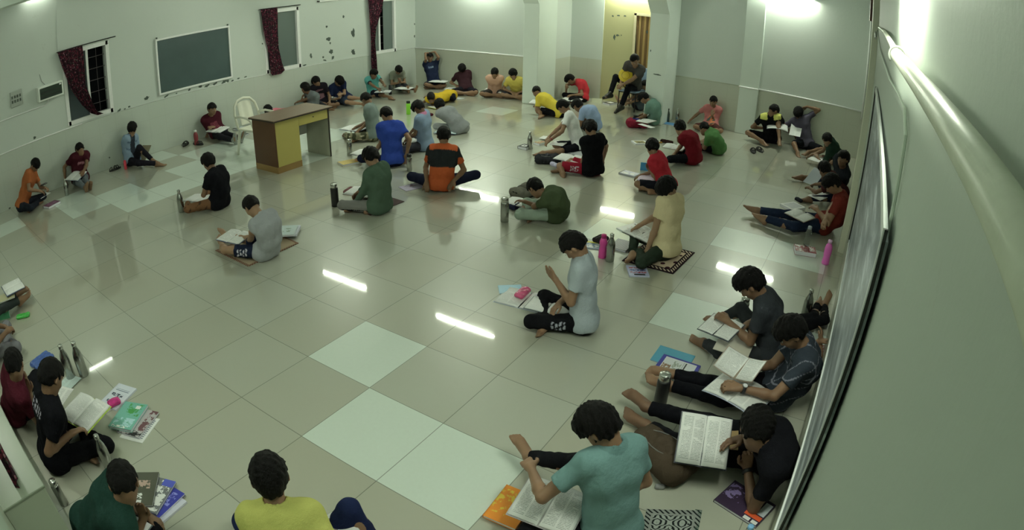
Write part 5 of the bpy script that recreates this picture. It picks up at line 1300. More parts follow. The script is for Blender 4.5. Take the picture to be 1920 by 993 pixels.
def mat1():
    def fn(g, x, y):
        e = edge_d(g, x, y); d = g.math('MULTIPLY', g.math('GREATER_THAN', e, .03), g.math('LESS_THAN', e, .10)); k = g.math('LESS_THAN', g.math('FRACT', g.math('MULTIPLY', g.math('ADD', x, y), 13)), .5)
        c = g.mix(g.math('MULTIPLY', d, k), sc(28, 16, 20), sc(170, 158, 130)); i = g.math('GREATER_THAN', e, .13)
        v = g.n('ShaderNodeTexVoronoi'); v.inputs['Scale'].default_value = 7; cb = g.n('ShaderNodeCombineXYZ'); g.l(x, cb.inputs[0]); g.l(y, cb.inputs[1]); g.l(cb.outputs[0], v.inputs['Vector'])
        c2 = g.mix(g.math('LESS_THAN', v.outputs['Distance'], .33), sc(180, 166, 134), sc(50, 24, 28)); return g.mix(i, c, c2)
    return mat_pattern('patterned_mat', fn)
def mat2():
    def fn(g, x, y):
        e = edge_d(g, x, y); k = g.math('LESS_THAN', g.math('FRACT', g.math('MULTIPLY', g.math('SUBTRACT', x, y), 22)), .6)
        return g.mix(g.math('MULTIPLY', g.math('LESS_THAN', e, .035), k), sc(146, 134, 104), sc(84, 44, 34))
    return mat_pattern('thin_tan_mat', fn)
def mat3():
    def fn(g, x, y):
        cb = g.n('ShaderNodeCombineXYZ'); g.l(x, cb.inputs[0]); g.l(y, cb.inputs[1])
        v = g.n('ShaderNodeTexVoronoi'); v.inputs['Scale'].default_value = 6; g.l(cb.outputs[0], v.inputs['Vector']); w = g.n('ShaderNodeTexWave', wave_type='RINGS'); w.inputs['Scale'].default_value = 3; w.inputs['Distortion'].default_value = 3; g.l(cb.outputs[0], w.inputs['Vector'])
        tri = lambda q: g.math('ABSOLUTE', g.math('SUBTRACT', g.math('FRACT', g.math('MULTIPLY', q, 2.2)), .5))
        dd = g.math('ADD', tri(x), tri(y)); ring = g.math('LESS_THAN', g.math('FRACT', g.math('ADD', g.math('MULTIPLY', dd, 5), g.math('MULTIPLY', w.outputs['Fac'], .35))), .42)
        c = g.mix(ring, sc(132, 140, 124), sc(26, 30, 28)); c = g.mix(g.math('LESS_THAN', v.outputs['Distance'], .16), c, sc(20, 22, 22))
        e = edge_d(g, x, y); c = g.mix(g.math('LESS_THAN', e, .14), c, sc(120, 126, 112)); c = g.mix(g.math('MULTIPLY', g.math('LESS_THAN', e, .10), g.math('LESS_THAN', g.math('FRACT', g.math('MULTIPLY', g.math('ADD', x, y), 10)), .4)), c, sc(20, 24, 22)); return c
    return mat_pattern('black_white_mat', fn)
mat_on_floor([(1166,489), (1262,514), (1303,474), (1215,452)], 'dark patterned mat under the boy in cream', mat1)
mat_on_floor([(404,470), (466,500), (560,456), (505,432)], 'thin tan mat with dashed dark border', mat2)
m3 = mat_on_floor([(1195,1030), (1300,1040), (1316,958), (1212,955)], 'black and white woven mat with green fringe', mat3)
fr = MB(); a, b = J(1316, 958)-np.array(m3.location), J(1303, 1020)-np.array(m3.location); R = random.Random(2); dr = nrm(np.cross(b-a, [0, 0, 1.0]))
for k in range(34):
    p = a+(b-a)*k/33; fr.tube([p+np.array([0, 0, .006]), p-dr*.015*R.uniform(.8, 1.4)*-1+np.array([0, 0, .004]), p+dr*.03*R.uniform(.7, 1.3)+np.array([0, 0, .003])], .0022, 5)
fr.build('fringe', cloth(sc(40, 70, 52), 'green_yarn'), m3)
mat_on_floor([(640,385), (694,404), (758,378), (706,362)], 'dark brown mat under the boy in long sleeves', lambda: plain('dark_mat', sc(58, 44, 40), .9))
# ---- bags, pouches, packets (organic shapes)
def blob(name, label, cat, c, prims, matl, h=.008, group=None, folds=.004, extra=None, zmin=.002, seed=1):
    root = empty(name, c, label, cat, group); pts = np.array([p[0] for p in prims]+[p[1] for p in prims]); lo = pts.min(0)-.12+c; hi = pts.max(0)+.12+c; lo[2] = max(lo[2], 0)
    F = Field(lo, hi, h)
    for a, b, r1, r2, k in prims: F.cap(np.array(a)+c, np.array(b)+c, r1, r2, k)
    if folds: F.folds(folds, seed, .06)
    F.floor(zmin); sdf_obj({'backpack': 'bag_body'}.get(name, 'body'), F, c, root, [matl]); return root
def backpack(px, py, tx, ty, label, col, L=.42, W=.28, H=.15, pocket=None, strap=(.02, .02, .022, 1), seed=3, z=0):
    c = J(px, py, z); M = frame_at(c, J(tx, ty, z)); R = np.array(M.to_3x3())
    def q(x, y, zz): return R@np.array([x, y, zz])
    w, l, r = W/2-H*.42, L/2-H*.42, H*.45
    pr = [(q(-w, -l, r), q(w, -l, r), r, r, .05), (q(-w, l*.75, r*.8), q(w, l*.75, r*.8), r*.8, r*.8, .05), (q(-w, -l, r), q(-w, l*.75, r*.8), r, r*.8, .05), (q(w, -l, r), q(w, l*.75, r*.8), r, r*.8, .05), (q(0, -l, r*1.1), q(0, l*.7, r), r*1.05, r*.95, .06)]
    root = blob('backpack', label, 'bag', c, pr, cloth(col, 'bag_fabric'), .008, folds=.006, seed=seed)
    F = Field(c-.3, c+.3, .008); F.cap(q(-w*.6, -l*.7, r*1.7)+c, q(w*.6, -l*.7, r*1.7)+c, r*.5, k=.04); F.cap(q(-w*.6, -l*.1, r*1.7)+c, q(w*.6, -l*.1, r*1.7)+c, r*.5, k=.04); F.cap(q(0, -l*.7, r*1.7)+c, q(0, -l*.1, r*1.7)+c, r*.52, k=.05)
    F.folds(.004, seed+1, .05); F.floor(); pk = sdf_obj('front_pocket', F, c, root, [cloth(pocket or tuple(x*.85 for x in col[:3])+(1,), 'bag_fabric')])
    st = cloth(strap, 'strap_webbing')
    for s in (-1, 1): MB().tube([q(s*w*.4, l*.8, r*1.2), q(s*w*.9, l*1.15, r*.6), q(s*w*1.35, l*.9, .012), q(s*w*1.5, l*.1, .012), q(s*w*1.2, -l*.7, .014)], .010, 6).build('strap', st, root, smooth=True)
    MB().tube([q(-.04, l*.95, r*1.1), q(-.035, l*1.15, r*1.3), q(.035, l*1.15, r*1.3), q(.04, l*.95, r*1.1)], .007, 6).build('handle', st, root, smooth=True)
    zp = [q(w*math.sin(t)*1.02, -l*.2+l*.9*math.cos(t), r*1.95) for t in np.linspace(-2.0, 2.0, 12)]
    MB().tube(zp, .004, 5).build('zip', plain('zip_metal', (.2, .2, .2, 1), .4, .6), root, smooth=True)
    return root
backpack(1232, 862, 1185, 830, 'olive brown backpack behind the boy in the teal polo', sc(58, 50, 36), .46, .30, .17, sc(60, 52, 38), seed=3)
backpack(1196, 238, 1230, 240, 'blue and red backpack in front of the boy in sea green', sc(110, 26, 40), .40, .26, .15, sc(30, 36, 78), seed=5)
backpack(1024, 304, 1000, 303, 'black backpack beside the boy in red shorts', sc(34, 36, 36), .38, .25, .12, sc(44, 46, 46), seed=7)
backpack(982, 366, 962, 372, 'grey green bag in front of the boy in olive', sc(92, 92, 76), .36, .26, .12, sc(84, 84, 70), seed=9)
def pouch(px, py, tx, ty, label, col, L=.19, W=.07, H=.045, z=0.0, cat='pouch', name='pencil_pouch', seed=1, glossy=False, group='pencil pouches and packets'):
    c = J(px, py, z); M = frame_at(c, J(tx, ty, z)); R = np.array(M.to_3x3()); r = H/2
    def q(x, y, zz): return R@np.array([x, y, zz])
    pr = [(q(-W/2+r, -L/2+r, r), q(-W/2+r, L/2-r, r), r, r, .02), (q(W/2-r, -L/2+r, r), q(W/2-r, L/2-r, r), r, r, .02), (q(0, -L/2+r, r), q(0, L/2-r, r), r, r, .02)]
    m = plain('glossy_film', col, .2, 0, .6, var=.5, scale=30) if glossy else cloth(col, 'pouch_fabric')
    root = blob(name, label, cat, c, pr, m, .005, group, .003, seed=seed, zmin=max(.001, z*0+.001) if z < .02 else -1)
    MB().tube([q(-W*.1, -L/2+.01, H*1.02), q(-W*.1, L/2-.01, H*1.02)], .0025, 5).build('zip', plain('zip_metal', (.2, .2, .2, 1), .4, .6), root, smooth=True) if not glossy else None
    return root
def sandal(px, py, tx, ty, label, col=(.014, .014, .015, 1)):
    root = empty('sandal', J(px, py, 0), label, 'footwear', 'sandals left on the floor', rz=0); c = J(px, py, 0); M = frame_at(c, J(tx, ty, 0)); R = np.array(M.to_3x3())
    def q(x, y, z): return R@np.array([x, y, z])
    n = 16; V = []; out = []
    for k in range(n*2):
        t = 2*math.pi*k/(n*2); y = .125*math.cos(t); x = .045*math.sin(t)*(1+.15*math.cos(t)); out.append((x, y))
    for z in (.0, .018): V += [q(x, y, z+.001) for x, y in out]
    m = len(out); F = [tuple(range(m))[::-1], tuple(range(m, 2*m))]+[(k, (k+1) % m, m+(k+1) % m, m+k) for k in range(m)]
    from_arrays('sole', V, F, root, plain('rubber_sole', col, .6), False)
    for y, hh in ((.055, .05), (.01, .055)):
        MB().tube([q(.046*math.cos(t), y, .012+hh*math.sin(t)) for t in np.linspace(0, math.pi, 9)], .009, 6).build('strap', plain('sandal_strap', col, .5), root, smooth=True)
    MB().tube([q(.036*math.cos(t), -.10+.03*abs(math.sin(t)), .015+.05*math.sin(t)) for t in np.linspace(0, math.pi, 9)], .006, 6).build('heel_strap', plain('sandal_strap', col, .5), root, smooth=True)
    return root
W_, K_ = WHITE, (.02, .02, .022, 1)
# ================= near right
open_book(1030, 948, .20, 1066, 893, 'large open book on the teal polo boy lap', w=.165, h=.26, tilt=10, ink=.6, cols=2, cover=sc(150, 150, 140))
closed_book(958, 948, .02, 990, 905, 'orange and yellow book beneath the open book by the lower edge', base=sc(200, 120, 40), rects=[(.0,.5,.2,.9,sc(220, 170, 60),2)], h=.26)
open_book(1320, 826, .26, 1322, 760, 'big open exam book held up by the boy in black', w=.145, h=.285, tilt=38, roll=-4, ink=.6, cols=2, cover=sc(24, 26, 40), th=.022)
closed_book(1332, 812, .155, 1395, 822, 'brown clipboard under the big open exam book', w=.24, h=.34, th=.006, base=sc(128, 110, 70), tilt=4, name='clipboard', cat='clipboard', group='writing boards')
closed_book(1398, 942, 0, 1425, 915, 'purple magazine with white and orange labels by the wall board', w=.30, h=.22, base=sc(44, 34, 48), rects=[(.02,.4,.35,.9,sc(120, 108, 140),2),(.62,.98,.18,.34,sc(196, 84, 44),0),(.62,.78,.38,.95,sc(180, 190, 180),0),(.82,.98,.38,.9,sc(180, 190, 180),0),(.64,.76,.7,.9,K_,1),(.66,.8,.02,.14,W_,0),(.84,.97,.02,.14,W_,0)])
open_book(1386, 733, .215, 1425, 700, 'open newspaper sized book across the checked boy lap', w=.19, h=.27, tilt=4, ink=.5, cols=2, droop=.02, cover=sc(150, 160, 160))
open_book(1391, 690, .33, 1420, 668, 'booklet held open in the checked boy hands', w=.15, h=.17, tilt=30, roll=10, ink=.45, th=.008, droop=-.05)
open_book(1352, 613, .25, 1392, 590, 'open booklet tipped up under the charcoal boy hand', w=.14, h=.20, tilt=18, roll=8, ink=.45, th=.01)
closed_book(1380, 640, .165, 1400, 600, 'pale clipboard on the charcoal boy lap', w=.26, h=.34, th=.005, base=sc(176, 176, 150), tilt=3, name='clipboard', cat='clipboard', group='writing boards')
closed_book(1270, 688, 0, 1322, 705, 'blue bordered magazine beside the crossed bare feet', w=.22, h=.29, base=sc(40, 42, 110), th=.022, rects=[(.08,.92,.10,.92,sc(176, 182, 170),0),(.45,.85,.12,.34,sc(110, 86, 60),2),(.15,.85,.60,.68,K_,3),(.55,.85,.70,.88,K_,1),(.2,.8,.36,.56,sc(120, 130, 110),1)])
closed_book(1262, 670, 0, 1300, 682, 'teal folder under the blue bordered magazine', w=.22, h=.28, th=.008, base=sc(60, 128, 140))
bottle(1236, 762, 'black bottle between two pairs of outstretched legs', 'flask', BK, h=.27)
bottle(1388, 607, 'steel bottle behind the charcoal boy chin', 'flask', h=.25)
bottle(1508, 598, 'tall steel bottle near the wall beside a bare foot', 'cola', h=.29)
closed_book(1540, 598, 0, 1550, 560, 'white book wedged against the right wall', w=.14, h=.2, base=W_, rects=[(.1,.9,.3,.6,sc(170, 120, 80),2)])
closed_book(1532, 655, 0, 1545, 620, 'book with red dotted cover against the right wall', w=.14, h=.22, base=sc(130, 136, 120), rects=[(.0,1,.0,1,sc(110, 30, 36),2)])
bottle(1547, 494, 'bright pink plastic bottle near the right wall', 'plastic', plain('bubblegum_plastic', sc(196, 96, 160), .35), plain('pale_pink_plastic', sc(206, 160, 186), .35), h=.27)
closed_book(1510, 466, .0, 1545, 472, 'red and white boxed book next to the pink bottle', w=.18, h=.24, th=.05, base=sc(110, 24, 34), rects=[(.03,.97,.03,.97,W_,2),(.2,.8,.3,.7,sc(110, 24, 34),1)])
bottle(1510, 467, 'clear plastic bottle on the red and white book', 'ribbed', clear_plastic(), plain('grey_cap', sc(130, 140, 136), .4), h=.22).location.z += .05
open_book(1500, 404, .19, 1545, 395, 'open book on the rust shirt boy thighs', w=.15, h=.22, tilt=6, ink=.5)
closed_book(1487, 385, 0, 1520, 380, 'stack of test papers near the rust shirt boy knees', w=.22, h=.28, th=.03, base=W_, rects=[(.1,.9,.1,.9,sc(100, 104, 110),3)])
pouch(1497, 377, 1510, 385, 'black pouch on the stack of test papers', sc(24, 26, 30), L=.12, W=.07, H=.04, z=.03)
sheet(1528, 332, .2, 1545, 330, 'large grey sheet curled over a knee by the right wall', w=.24, h=.30, tilt=35, curl=.1, ink=.0, tint=(130, 138, 132))
closed_book(1537, 366, .10, 1560, 360, 'white pad under the bowed boy near the right wall', w=.21, h=.29, th=.006, base=W_, tilt=5)
closed_book(1531, 297, .11, 1550, 290, 'white pad on the bottle green boy lap', w=.21, h=.29, th=.006, base=W_, tilt=5)
sheet(1492, 244, .32, 1502, 224, 'white sheet held in the slate shirt boy hand', w=.21, h=.29, tilt=35, ink=.25)
open_book(1458, 236, .37, 1455, 222, 'open book resting on the yellow shouldered boy knee', w=.19, h=.26, tilt=12, ink=.3, droop=.03)
open_book(1354, 222, .17, 1358, 205, 'open book beside the salmon shirt boy', w=.19, h=.27, tilt=10)
sandal(1412, 285, 1406, 270, 'black sandal left of its pair near the back right'); sandal(1424, 283, 1410, 273, 'black sandal right of its pair near the back right')
sandal(1478, 262, 1470, 250, 'black strapped sandal between the two boys at the right back wall')
# ================= right middle
open_book(1206, 438, .155, 1246, 425, 'thick open book across the cream shirt boy lap', w=.17, h=.25, tilt=6, ink=.55, cols=2, th=.022, cover=sc(40, 48, 34))
closed_book(1186, 428, 0, 1215, 420, 'magazine with small red pictures behind the thick open book', w=.21, h=.28, th=.012, base=W_, rects=[(.3,.9,.2,.8,sc(150, 70, 66),2),(.1,.9,.85,.95,K_,1)])
closed_book(1112, 459, 0, 1135, 462, 'small booklet with yellow strip beside the pink bottle', w=.17, h=.20, th=.008, base=sc(96, 112, 124), rects=[(.0,.22,.0,1,sc(190, 186, 70),0),(.3,.9,.2,.8,W_,2)])
pouch(1126, 452, 1140, 445, 'dark folded cap behind the pink bottle', sc(36, 32, 30), L=.17, W=.12, H=.05, name='cloth_cap', cat='cap')
closed_book(1166, 458, 0, 1180, 445, 'striped magazine edge behind the steel bottle', w=.18, h=.25, th=.02, base=sc(120, 122, 126), rects=[(.0,1,.0,1,K_,3)])
bottle(1143, 489, 'shiny steel bottle beside a pink one, in front of the cream shirt boy', 'cola', h=.285)
bottle(1129, 482, 'translucent magenta bottle leaning near a shiny steel one', 'ribbed', PINK, plain('dark_pink_cap', sc(150, 30, 90), .35), h=.24)
closed_book(1196, 507, 0, 1190, 490, 'pale stationery card with rows of red and dark stamps', w=.19, h=.22, th=.012, base=sc(160, 166, 190), rects=[(.1,.9,.70,.82,sc(150, 50, 60),1),(.1,.9,.48,.60,sc(60, 66, 120),1),(.1,.9,.26,.40,sc(150, 50, 60),1),(.25,.8,.08,.2,K_,0)])
open_book(985, 563, 0.0, 1005, 542, 'wide open newsprint book on the floor before the pale grey boy', w=.22, h=.28, ink=.35, cols=2, cover=sc(150, 160, 160), droop=.0)
open_book(1030, 575, .10, 1042, 560, 'exercise book open on the pale grey boy lap', w=.17, h=.21, ink=.2, th=.012)
closed_book(957, 541, 0, 985, 540, 'pale teal booklet at the far edge of the newsprint book', w=.14, h=.2, th=.008, base=sc(140, 178, 184))
pouch(980, 552, 995, 538, 'shiny pink and silver pouch on the newsprint book', sc(176, 70, 100), L=.17, W=.09, H=.04, z=.018, glossy=True, seed=4)
closed_book(1012, 557, .018, 1022, 548, 'small white notepad next to the shiny pouch', w=.09, h=.13, th=.008, base=sc(180, 186, 180))
bottle(946, 415, 'cylindrical steel flask beside the olive shirt boy', 'flask', h=.275)
open_book(975, 380, .05, 995, 368, 'open book under the olive shirt boy arms', w=.17, h=.24, ink=.3, cover=sc(26, 30, 44))
pouch(960, 388, 975, 395, 'dark blue cushion like pouch beside the steel flask', sc(30, 34, 48), L=.24, W=.16, H=.06, seed=6)
open_book(1068, 297, .13, 1092, 285, 'open book on the lap above the red shorts', w=.19, h=.26, tilt=4, ink=.2)
sheet(1085, 286, .06, 1100, 278, 'grey newspaper sheet behind the open book of the red shorts boy', w=.26, h=.30, ink=.3, tint=(150, 156, 146))
pouch(1040, 312, 1052, 317, 'silver and violet packet on the black backpack', sc(150, 150, 170), L=.16, W=.07, H=.05, z=.05, glossy=True, seed=8)
bottle(993, 279, 'steel bottle in front of the boy in white', 'cola', h=.27)
closed_book(985, 273, 0, 1000, 268, 'black and white box file left of the steel bottle', w=.16, h=.18, th=.04, base=sc(30, 30, 34), rects=[(.2,.7,.2,.7,W_,0),(.35,.55,.35,.55,K_,0)])
closed_book(1012, 266, 0, 1028, 262, 'small colourful box of pencils right of the steel bottle', w=.13, h=.17, th=.035, base=sc(150, 150, 110), rects=[(.1,.9,.1,.9,sc(150, 60, 56),2)])
closed_book(1048, 268, .14, 1062, 258, 'white pad under the white shirt boy hands', w=.20, h=.27, th=.006, base=W_)
sheet(1022, 258, .02, 1036, 250, 'small paper slips by the white shirt boy hand', w=.14, h=.2, ink=.3)
open_book(1010, 192, .13, 1030, 182, 'open pages on the yellow shirt boy lap by the pillar', w=.17, h=.24, tilt=8)
open_book(1072, 187, .08, 1090, 178, 'white pages in front of the scarlet shirt boy', w=.20, h=.27, tilt=4)
closed_book(1118, 192, 0, 1125, 175, 'grey green folder leaning open at the recess', w=.22, h=.28, th=.01, base=sc(130, 136, 104), tilt=30)
closed_book(1144, 192, 0, 1160, 190, 'dark book with white label in the recess', w=.2, h=.26, th=.03, base=sc(24, 24, 24), rects=[(.2,.8,.3,.8,W_,0)])
open_book(1212, 227, .14, 1235, 232, 'open exercise book on the sea green boy lap', w=.17, h=.24, tilt=2)
sheet(1212, 236, .13, 1225, 240, 'long white sheet hanging over the blue and red backpack', w=.12, h=.32, ink=.2)
bottle(1251, 229, 'dark bottle beside the sea green boy back', 'cola', plain('dark_green_steel', sc(64, 74, 62), .35, .5), BK, h=.27)
bottle(1269, 229, 'steel bottle standing in the corner by the pillar', 'cola', h=.28)
closed_book(1260, 232, 0, 1272, 234, 'blue folder under the two bottles by the pillar', w=.2, h=.26, th=.012, base=sc(80, 130, 160))
closed_book(1200, 266, 0, 1215, 266, 'framed looking book with yellow and black cover near the centre right', w=.2, h=.24, th=.02, base=W_, rects=[(.12,.88,.15,.85,sc(120, 116, 60),0),(.2,.8,.3,.7,K_,2)])
open_book(1264, 276, .13, 1276, 268, 'open book on the dark red boy lap', w=.16, h=.22, tilt=6)
pouch(1250, 268, 1240, 266, 'dark pouch with a yellow tag before the dark red boy', sc(40, 26, 22), L=.22, W=.08, H=.05, seed=9)
pouch(1236, 268, 1225, 268, 'yellow tag of a pencil case on the floor', sc(150, 116, 50), L=.10, W=.03, H=.015, seed=10)
closed_book(1328, 268, .10, 1340, 262, 'white sheets on the leaf green boy lap', w=.2, h=.26, th=.006, base=W_)
closed_book(1211, 318, .0, 1212, 280, 'blue board standing upright before the sleeveless red boy', w=.16, h=.22, th=.012, base=sc(60, 128, 160), tilt=78, name='writing_board', cat='board', group='writing boards')
open_book(1214, 334, .13, 1240, 338, 'open notebook on the sleeveless red boy lap', w=.15, h=.22, ink=.3, tint=(190, 180, 192))
closed_book(1180, 324, 0, 1196, 328, 'foil edged paper tray near the sleeveless red boy', w=.17, h=.25, th=.02, base=sc(150, 154, 158), rects=[(.1,.9,.1,.9,W_,2),(.0,1,.0,.08,K_,0)])
# the yellow fan in the man's hands
fanc = J(1173, 141, .80); root = empty('hand_fan', fanc, 'round yellow hand fan held by the seated man', 'fan')
n_ = nrm(CAM-fanc)*.7+np.array([0, 0, .15]); n_ = nrm(n_); e1 = nrm(np.cross(n_, [0, 0, 1.0])); e2 = np.cross(n_, e1)
M = Matrix([list(e1), list(e2), list(n_)]).transposed().to_4x4()
MB().lathe([(.001, -.004), (.135, -.003), (.137, 0), (.135, .003), (.001, .004)], 32, M).build('blade', plain('yellow_plastic', sc(176, 158, 40), .4, var=.2, scale=12), root, smooth=True)
MB().lathe([(.070, .004), (.072, .007), (.078, .007), (.080, .004)], 32, M, close=False).build('ring_mark', plain('ochre', sc(140, 112, 30), .4), root, smooth=True)
MB().tube([-e2*-.13, e2*.22], .008, 8).build('handle', plain('yellow_plastic', sc(176, 158, 40), .4, var=.2, scale=12), root)
# ================= centre and left
bottle(656, 291, 'steel flask in front of the royal blue boy', 'flask', h=.25)
bottle(768, 320, 'steel flask with black lid left of the orange shirt boy', 'flask', M_STEEL, BK, h=.24)
bottle(629, 386, 'black flask with steel lid by the long sleeved boy', 'flask', BK, M_CAPS, h=.28)
bottle(341, 397, 'slim steel bottle beside the brown patterned trousers', 'cola', h=.285)
bottle(766, 214, 'lime green bottle with black cap on open floor', 'flask', GRN, BK, h=.26)
bottle(732, 177, 'black bottle beside the turquoise shirt boy', 'flask', BK, BK, h=.22)
bottle(757, 157, 'dark bottle in the far left corner', 'cola', plain('dark_green_steel', sc(64, 74, 62), .35, .5), BK, h=.26)
bottle(894, 166, 'pale bottle between two boys at the back wall', 'cola', plain('ivory_metal', sc(160, 160, 140), .35), WH, h=.25)
bottle(952, 168, 'short black and white bottle at the back wall near the pillar', 'flask', BK, WH, h=.16)
bottle(612, 194, 'small orange bottle with white cap by the navy shirt boy', 'plastic', plain('orange_plastic', sc(170, 100, 56), .35), WH, h=.19)
bottle(624, 199, 'clear bottle right of the small orange one', 'ribbed', clear_plastic(), WH, h=.2)
bottle(126, 366, 'slim steel bottle before the maroon boy by the left wall', 'cola', h=.26)
bottle(236, 317, 'coral red bottle beside the denim jacket boy', 'flask', plain('coral_plastic', sc(196, 66, 76), .4), plain('coral_plastic', sc(196, 66, 76), .4), h=.15)
bottle(369, 271, 'maroon bottle with white cap by the maroon socks boy', 'plastic', plain('maroon_plastic', sc(110, 44, 44), .4), WH, h=.26)
bottle(134, 708, 'left one of two steel bottles standing together', 'cola', h=.30); bottle(158, 703, 'right one of two steel bottles standing together', 'cola', h=.30)
bottle(206, 876, 'steel bottle between the black shirt boy and the dark green one', 'cola', h=.27)
bottle(121, 944, 'steel bottle against the near wall behind the dark green boy', 'flask', h=.20)
bottle(1397, 1012, 'bottle with a sky blue cap at the bottom edge', 'flask', clear_plastic(), plain('sky_cap', sc(110, 160, 200), .4), h=.12)
pouch(1237, 914, 1247, 914, 'tiny steel and black sharpener on the floor by the backpack', (.25, .25, .26, 1), L=.05, W=.03, H=.02, glossy=True, name='sharpener', cat='sharpener')
open_book(680, 287, .13, 705, 278, 'open book beside the royal blue boy knee', w=.15, h=.22, tilt=4, ink=.1, tint=(215, 218, 214))
closed_book(653, 303, 0, 668, 300, 'stack of yellow covered notebooks by the steel flask', w=.19, h=.25, th=.03, base=sc(176, 158, 84))
pouch(672, 300, 682, 296, 'small cream pouch on the yellow notebooks', sc(186, 150, 110), L=.12, W=.06, H=.03, z=.03)
open_book(664, 241, .15, 690, 232, 'open book on the camouflage trousers', w=.20, h=.27, tilt=3, ink=.15)
open_book(676, 360, .11, 700, 346, 'open book on the long sleeved boy lap', w=.17, h=.25, tilt=4, ink=.3)
pouch(654, 359, 664, 352, 'patterned pencil pouch beside the black flask', sc(110, 76, 72), L=.18, W=.08, H=.04, seed=12)
closed_book(772, 350, 0, 790, 346, 'thin magazine between the long sleeved boy and the orange shirt boy', w=.20, h=.27, th=.008, base=sc(150, 146, 150), rects=[(.1,.5,.2,.8,sc(90, 50, 60),2)])
sheet(790, 334, .04, 800, 322, 'white sheet at the orange shirt boy knee', w=.2, h=.27, ink=.2)
pouch(802, 216, 818, 220, 'dark red pencil case with pink lining on open floor', sc(66, 24, 30), L=.24, W=.11, H=.05, seed=13)
open_book(838, 247, .02, 850, 238, 'open book on the floor under the grey bent boy', w=.19, h=.26, ink=.3, tint=(170, 190, 176))
open_book(818, 201, .02, 835, 198, 'open book with yellow edge under the mustard shirt boy', w=.14, h=.2, ink=.1, cover=sc(190, 200, 70))
closed_book(857, 184, 0, 872, 186, 'pale magazine lying alone near the back wall', w=.22, h=.28, th=.008, base=sc(150, 160, 146), rects=[(.2,.8,.2,.8,W_,2)])
open_book(776, 264, .12, 785, 256, 'open book on the light blue shirt boy lap', w=.15, h=.22)
open_book(718, 172, .13, 728, 163, 'open book on the turquoise shirt boy lap', w=.17, h=.24, ink=.2)
open_book(757, 166, .11, 772, 160, 'wide open book before the grey olive shirt boy', w=.19, h=.26, ink=.3, cover=K_)
open_book(640, 183, .13, 655, 178, 'open book on the navy shirt boy lap', w=.16, h=.22)
open_book(822, 153, .17, 835, 148, 'open book on the lap of the boy with arms overhead', w=.20, h=.26, cover=sc(60, 90, 60), ink=.1)
sheet(846, 166, .06, 860, 160, 'white sheet beside the dark maroon shirt boy', w=.24, h=.3, ink=.1)
open_book(925, 168, .12, 935, 160, 'open book on the peach shirt boy lap', w=.18, h=.24, cover=K_, ink=.2)
closed_book(945, 172, .12, 955, 165, 'picture magazine on the lap by the pillar', w=.2, h=.26, th=.008, base=W_, rects=[(.2,.8,.2,.8,K_,2)])
open_book(408, 243, .17, 428, 236, 'open book on the maroon socks boy lap', w=.19, h=.26, tilt=8, ink=.15)
closed_book(452, 240, 0, 462, 236, 'dark edged book behind the plastic chair', w=.2, h=.26, th=.02, base=sc(150, 160, 150), rects=[(.1,.9,.1,.3,K_,0)])
sheet(440, 236, .02, 452, 230, 'loose white papers against the wall by the plastic chair', w=.24, h=.3, ink=.1)
closed_book(455, 252, 0, 465, 248, 'dark thin book on the floor by the plastic chair', w=.14, h=.2, th=.02, base=sc(40, 44, 40))
sandal(348, 272, 355, 266, 'left sandal of the pair near the maroon bottle'); sandal(372, 271, 384, 272, 'right sandal of the pair near the maroon bottle')
sandal(216, 318, 228, 313, 'dark slipper beside the coral red bottle')
closed_book(270, 286, .10, 290, 276, 'hard writing board leaning on the denim boy knee', w=.20, h=.30, th=.006, base=sc(110, 104, 76), tilt=42, name='writing_board', cat='board', group='writing boards')
open_book(142, 330, .20, 165, 318, 'open book on the grey trousers of the maroon boy by the left wall', w=.18, h=.24, tilt=14, ink=.2)
closed_book(97, 381, 0, 110, 374, 'stack of books with a purple cover by the left wall', w=.19, h=.25, th=.035, base=sc(86, 44, 66), rects=[(.1,.9,.3,.8,sc(120, 80, 110),2)])
closed_book(80, 366, .09, 90, 360, 'white pad on the orange shirt boy lap', w=.18, h=.25, th=.006, base=W_)
pouch(82, 346, 90, 342, 'black mobile phone in the orange shirt boy hands', (.015, .015, .018, 1), L=.14, W=.07, H=.012, z=.26, glossy=True, name='mobile_phone', cat='phone')
open_book(372, 372, .08, 390, 362, 'open book on the brown patterned trousers', w=.16, h=.24, ink=.15)
open_book(440, 444, .13, 462, 432, 'open book on the small sleeveless boy thighs', w=.16, h=.23, tilt=6, ink=.4)
for k, (w, h, th, z, dx, base, lab) in enumerate([(.21, .27, .02, 0, 0, sc(150, 150, 160), 'bottom book of the pile behind the small sleeveless boy'), (.20, .26, .022, .021, 3, sc(170, 176, 170), 'middle book of the pile behind the small sleeveless boy'), (.20, .26, .02, .045, -2, sc(160, 176, 164), 'top book of the pile behind the small sleeveless boy')]):
    closed_book(540+dx, 431-0, z, 548+dx, 415, lab, w, h, th, base, rects=[(.3,.7,.3,.7,sc(120, 140, 120),2)] if k == 2 else ())
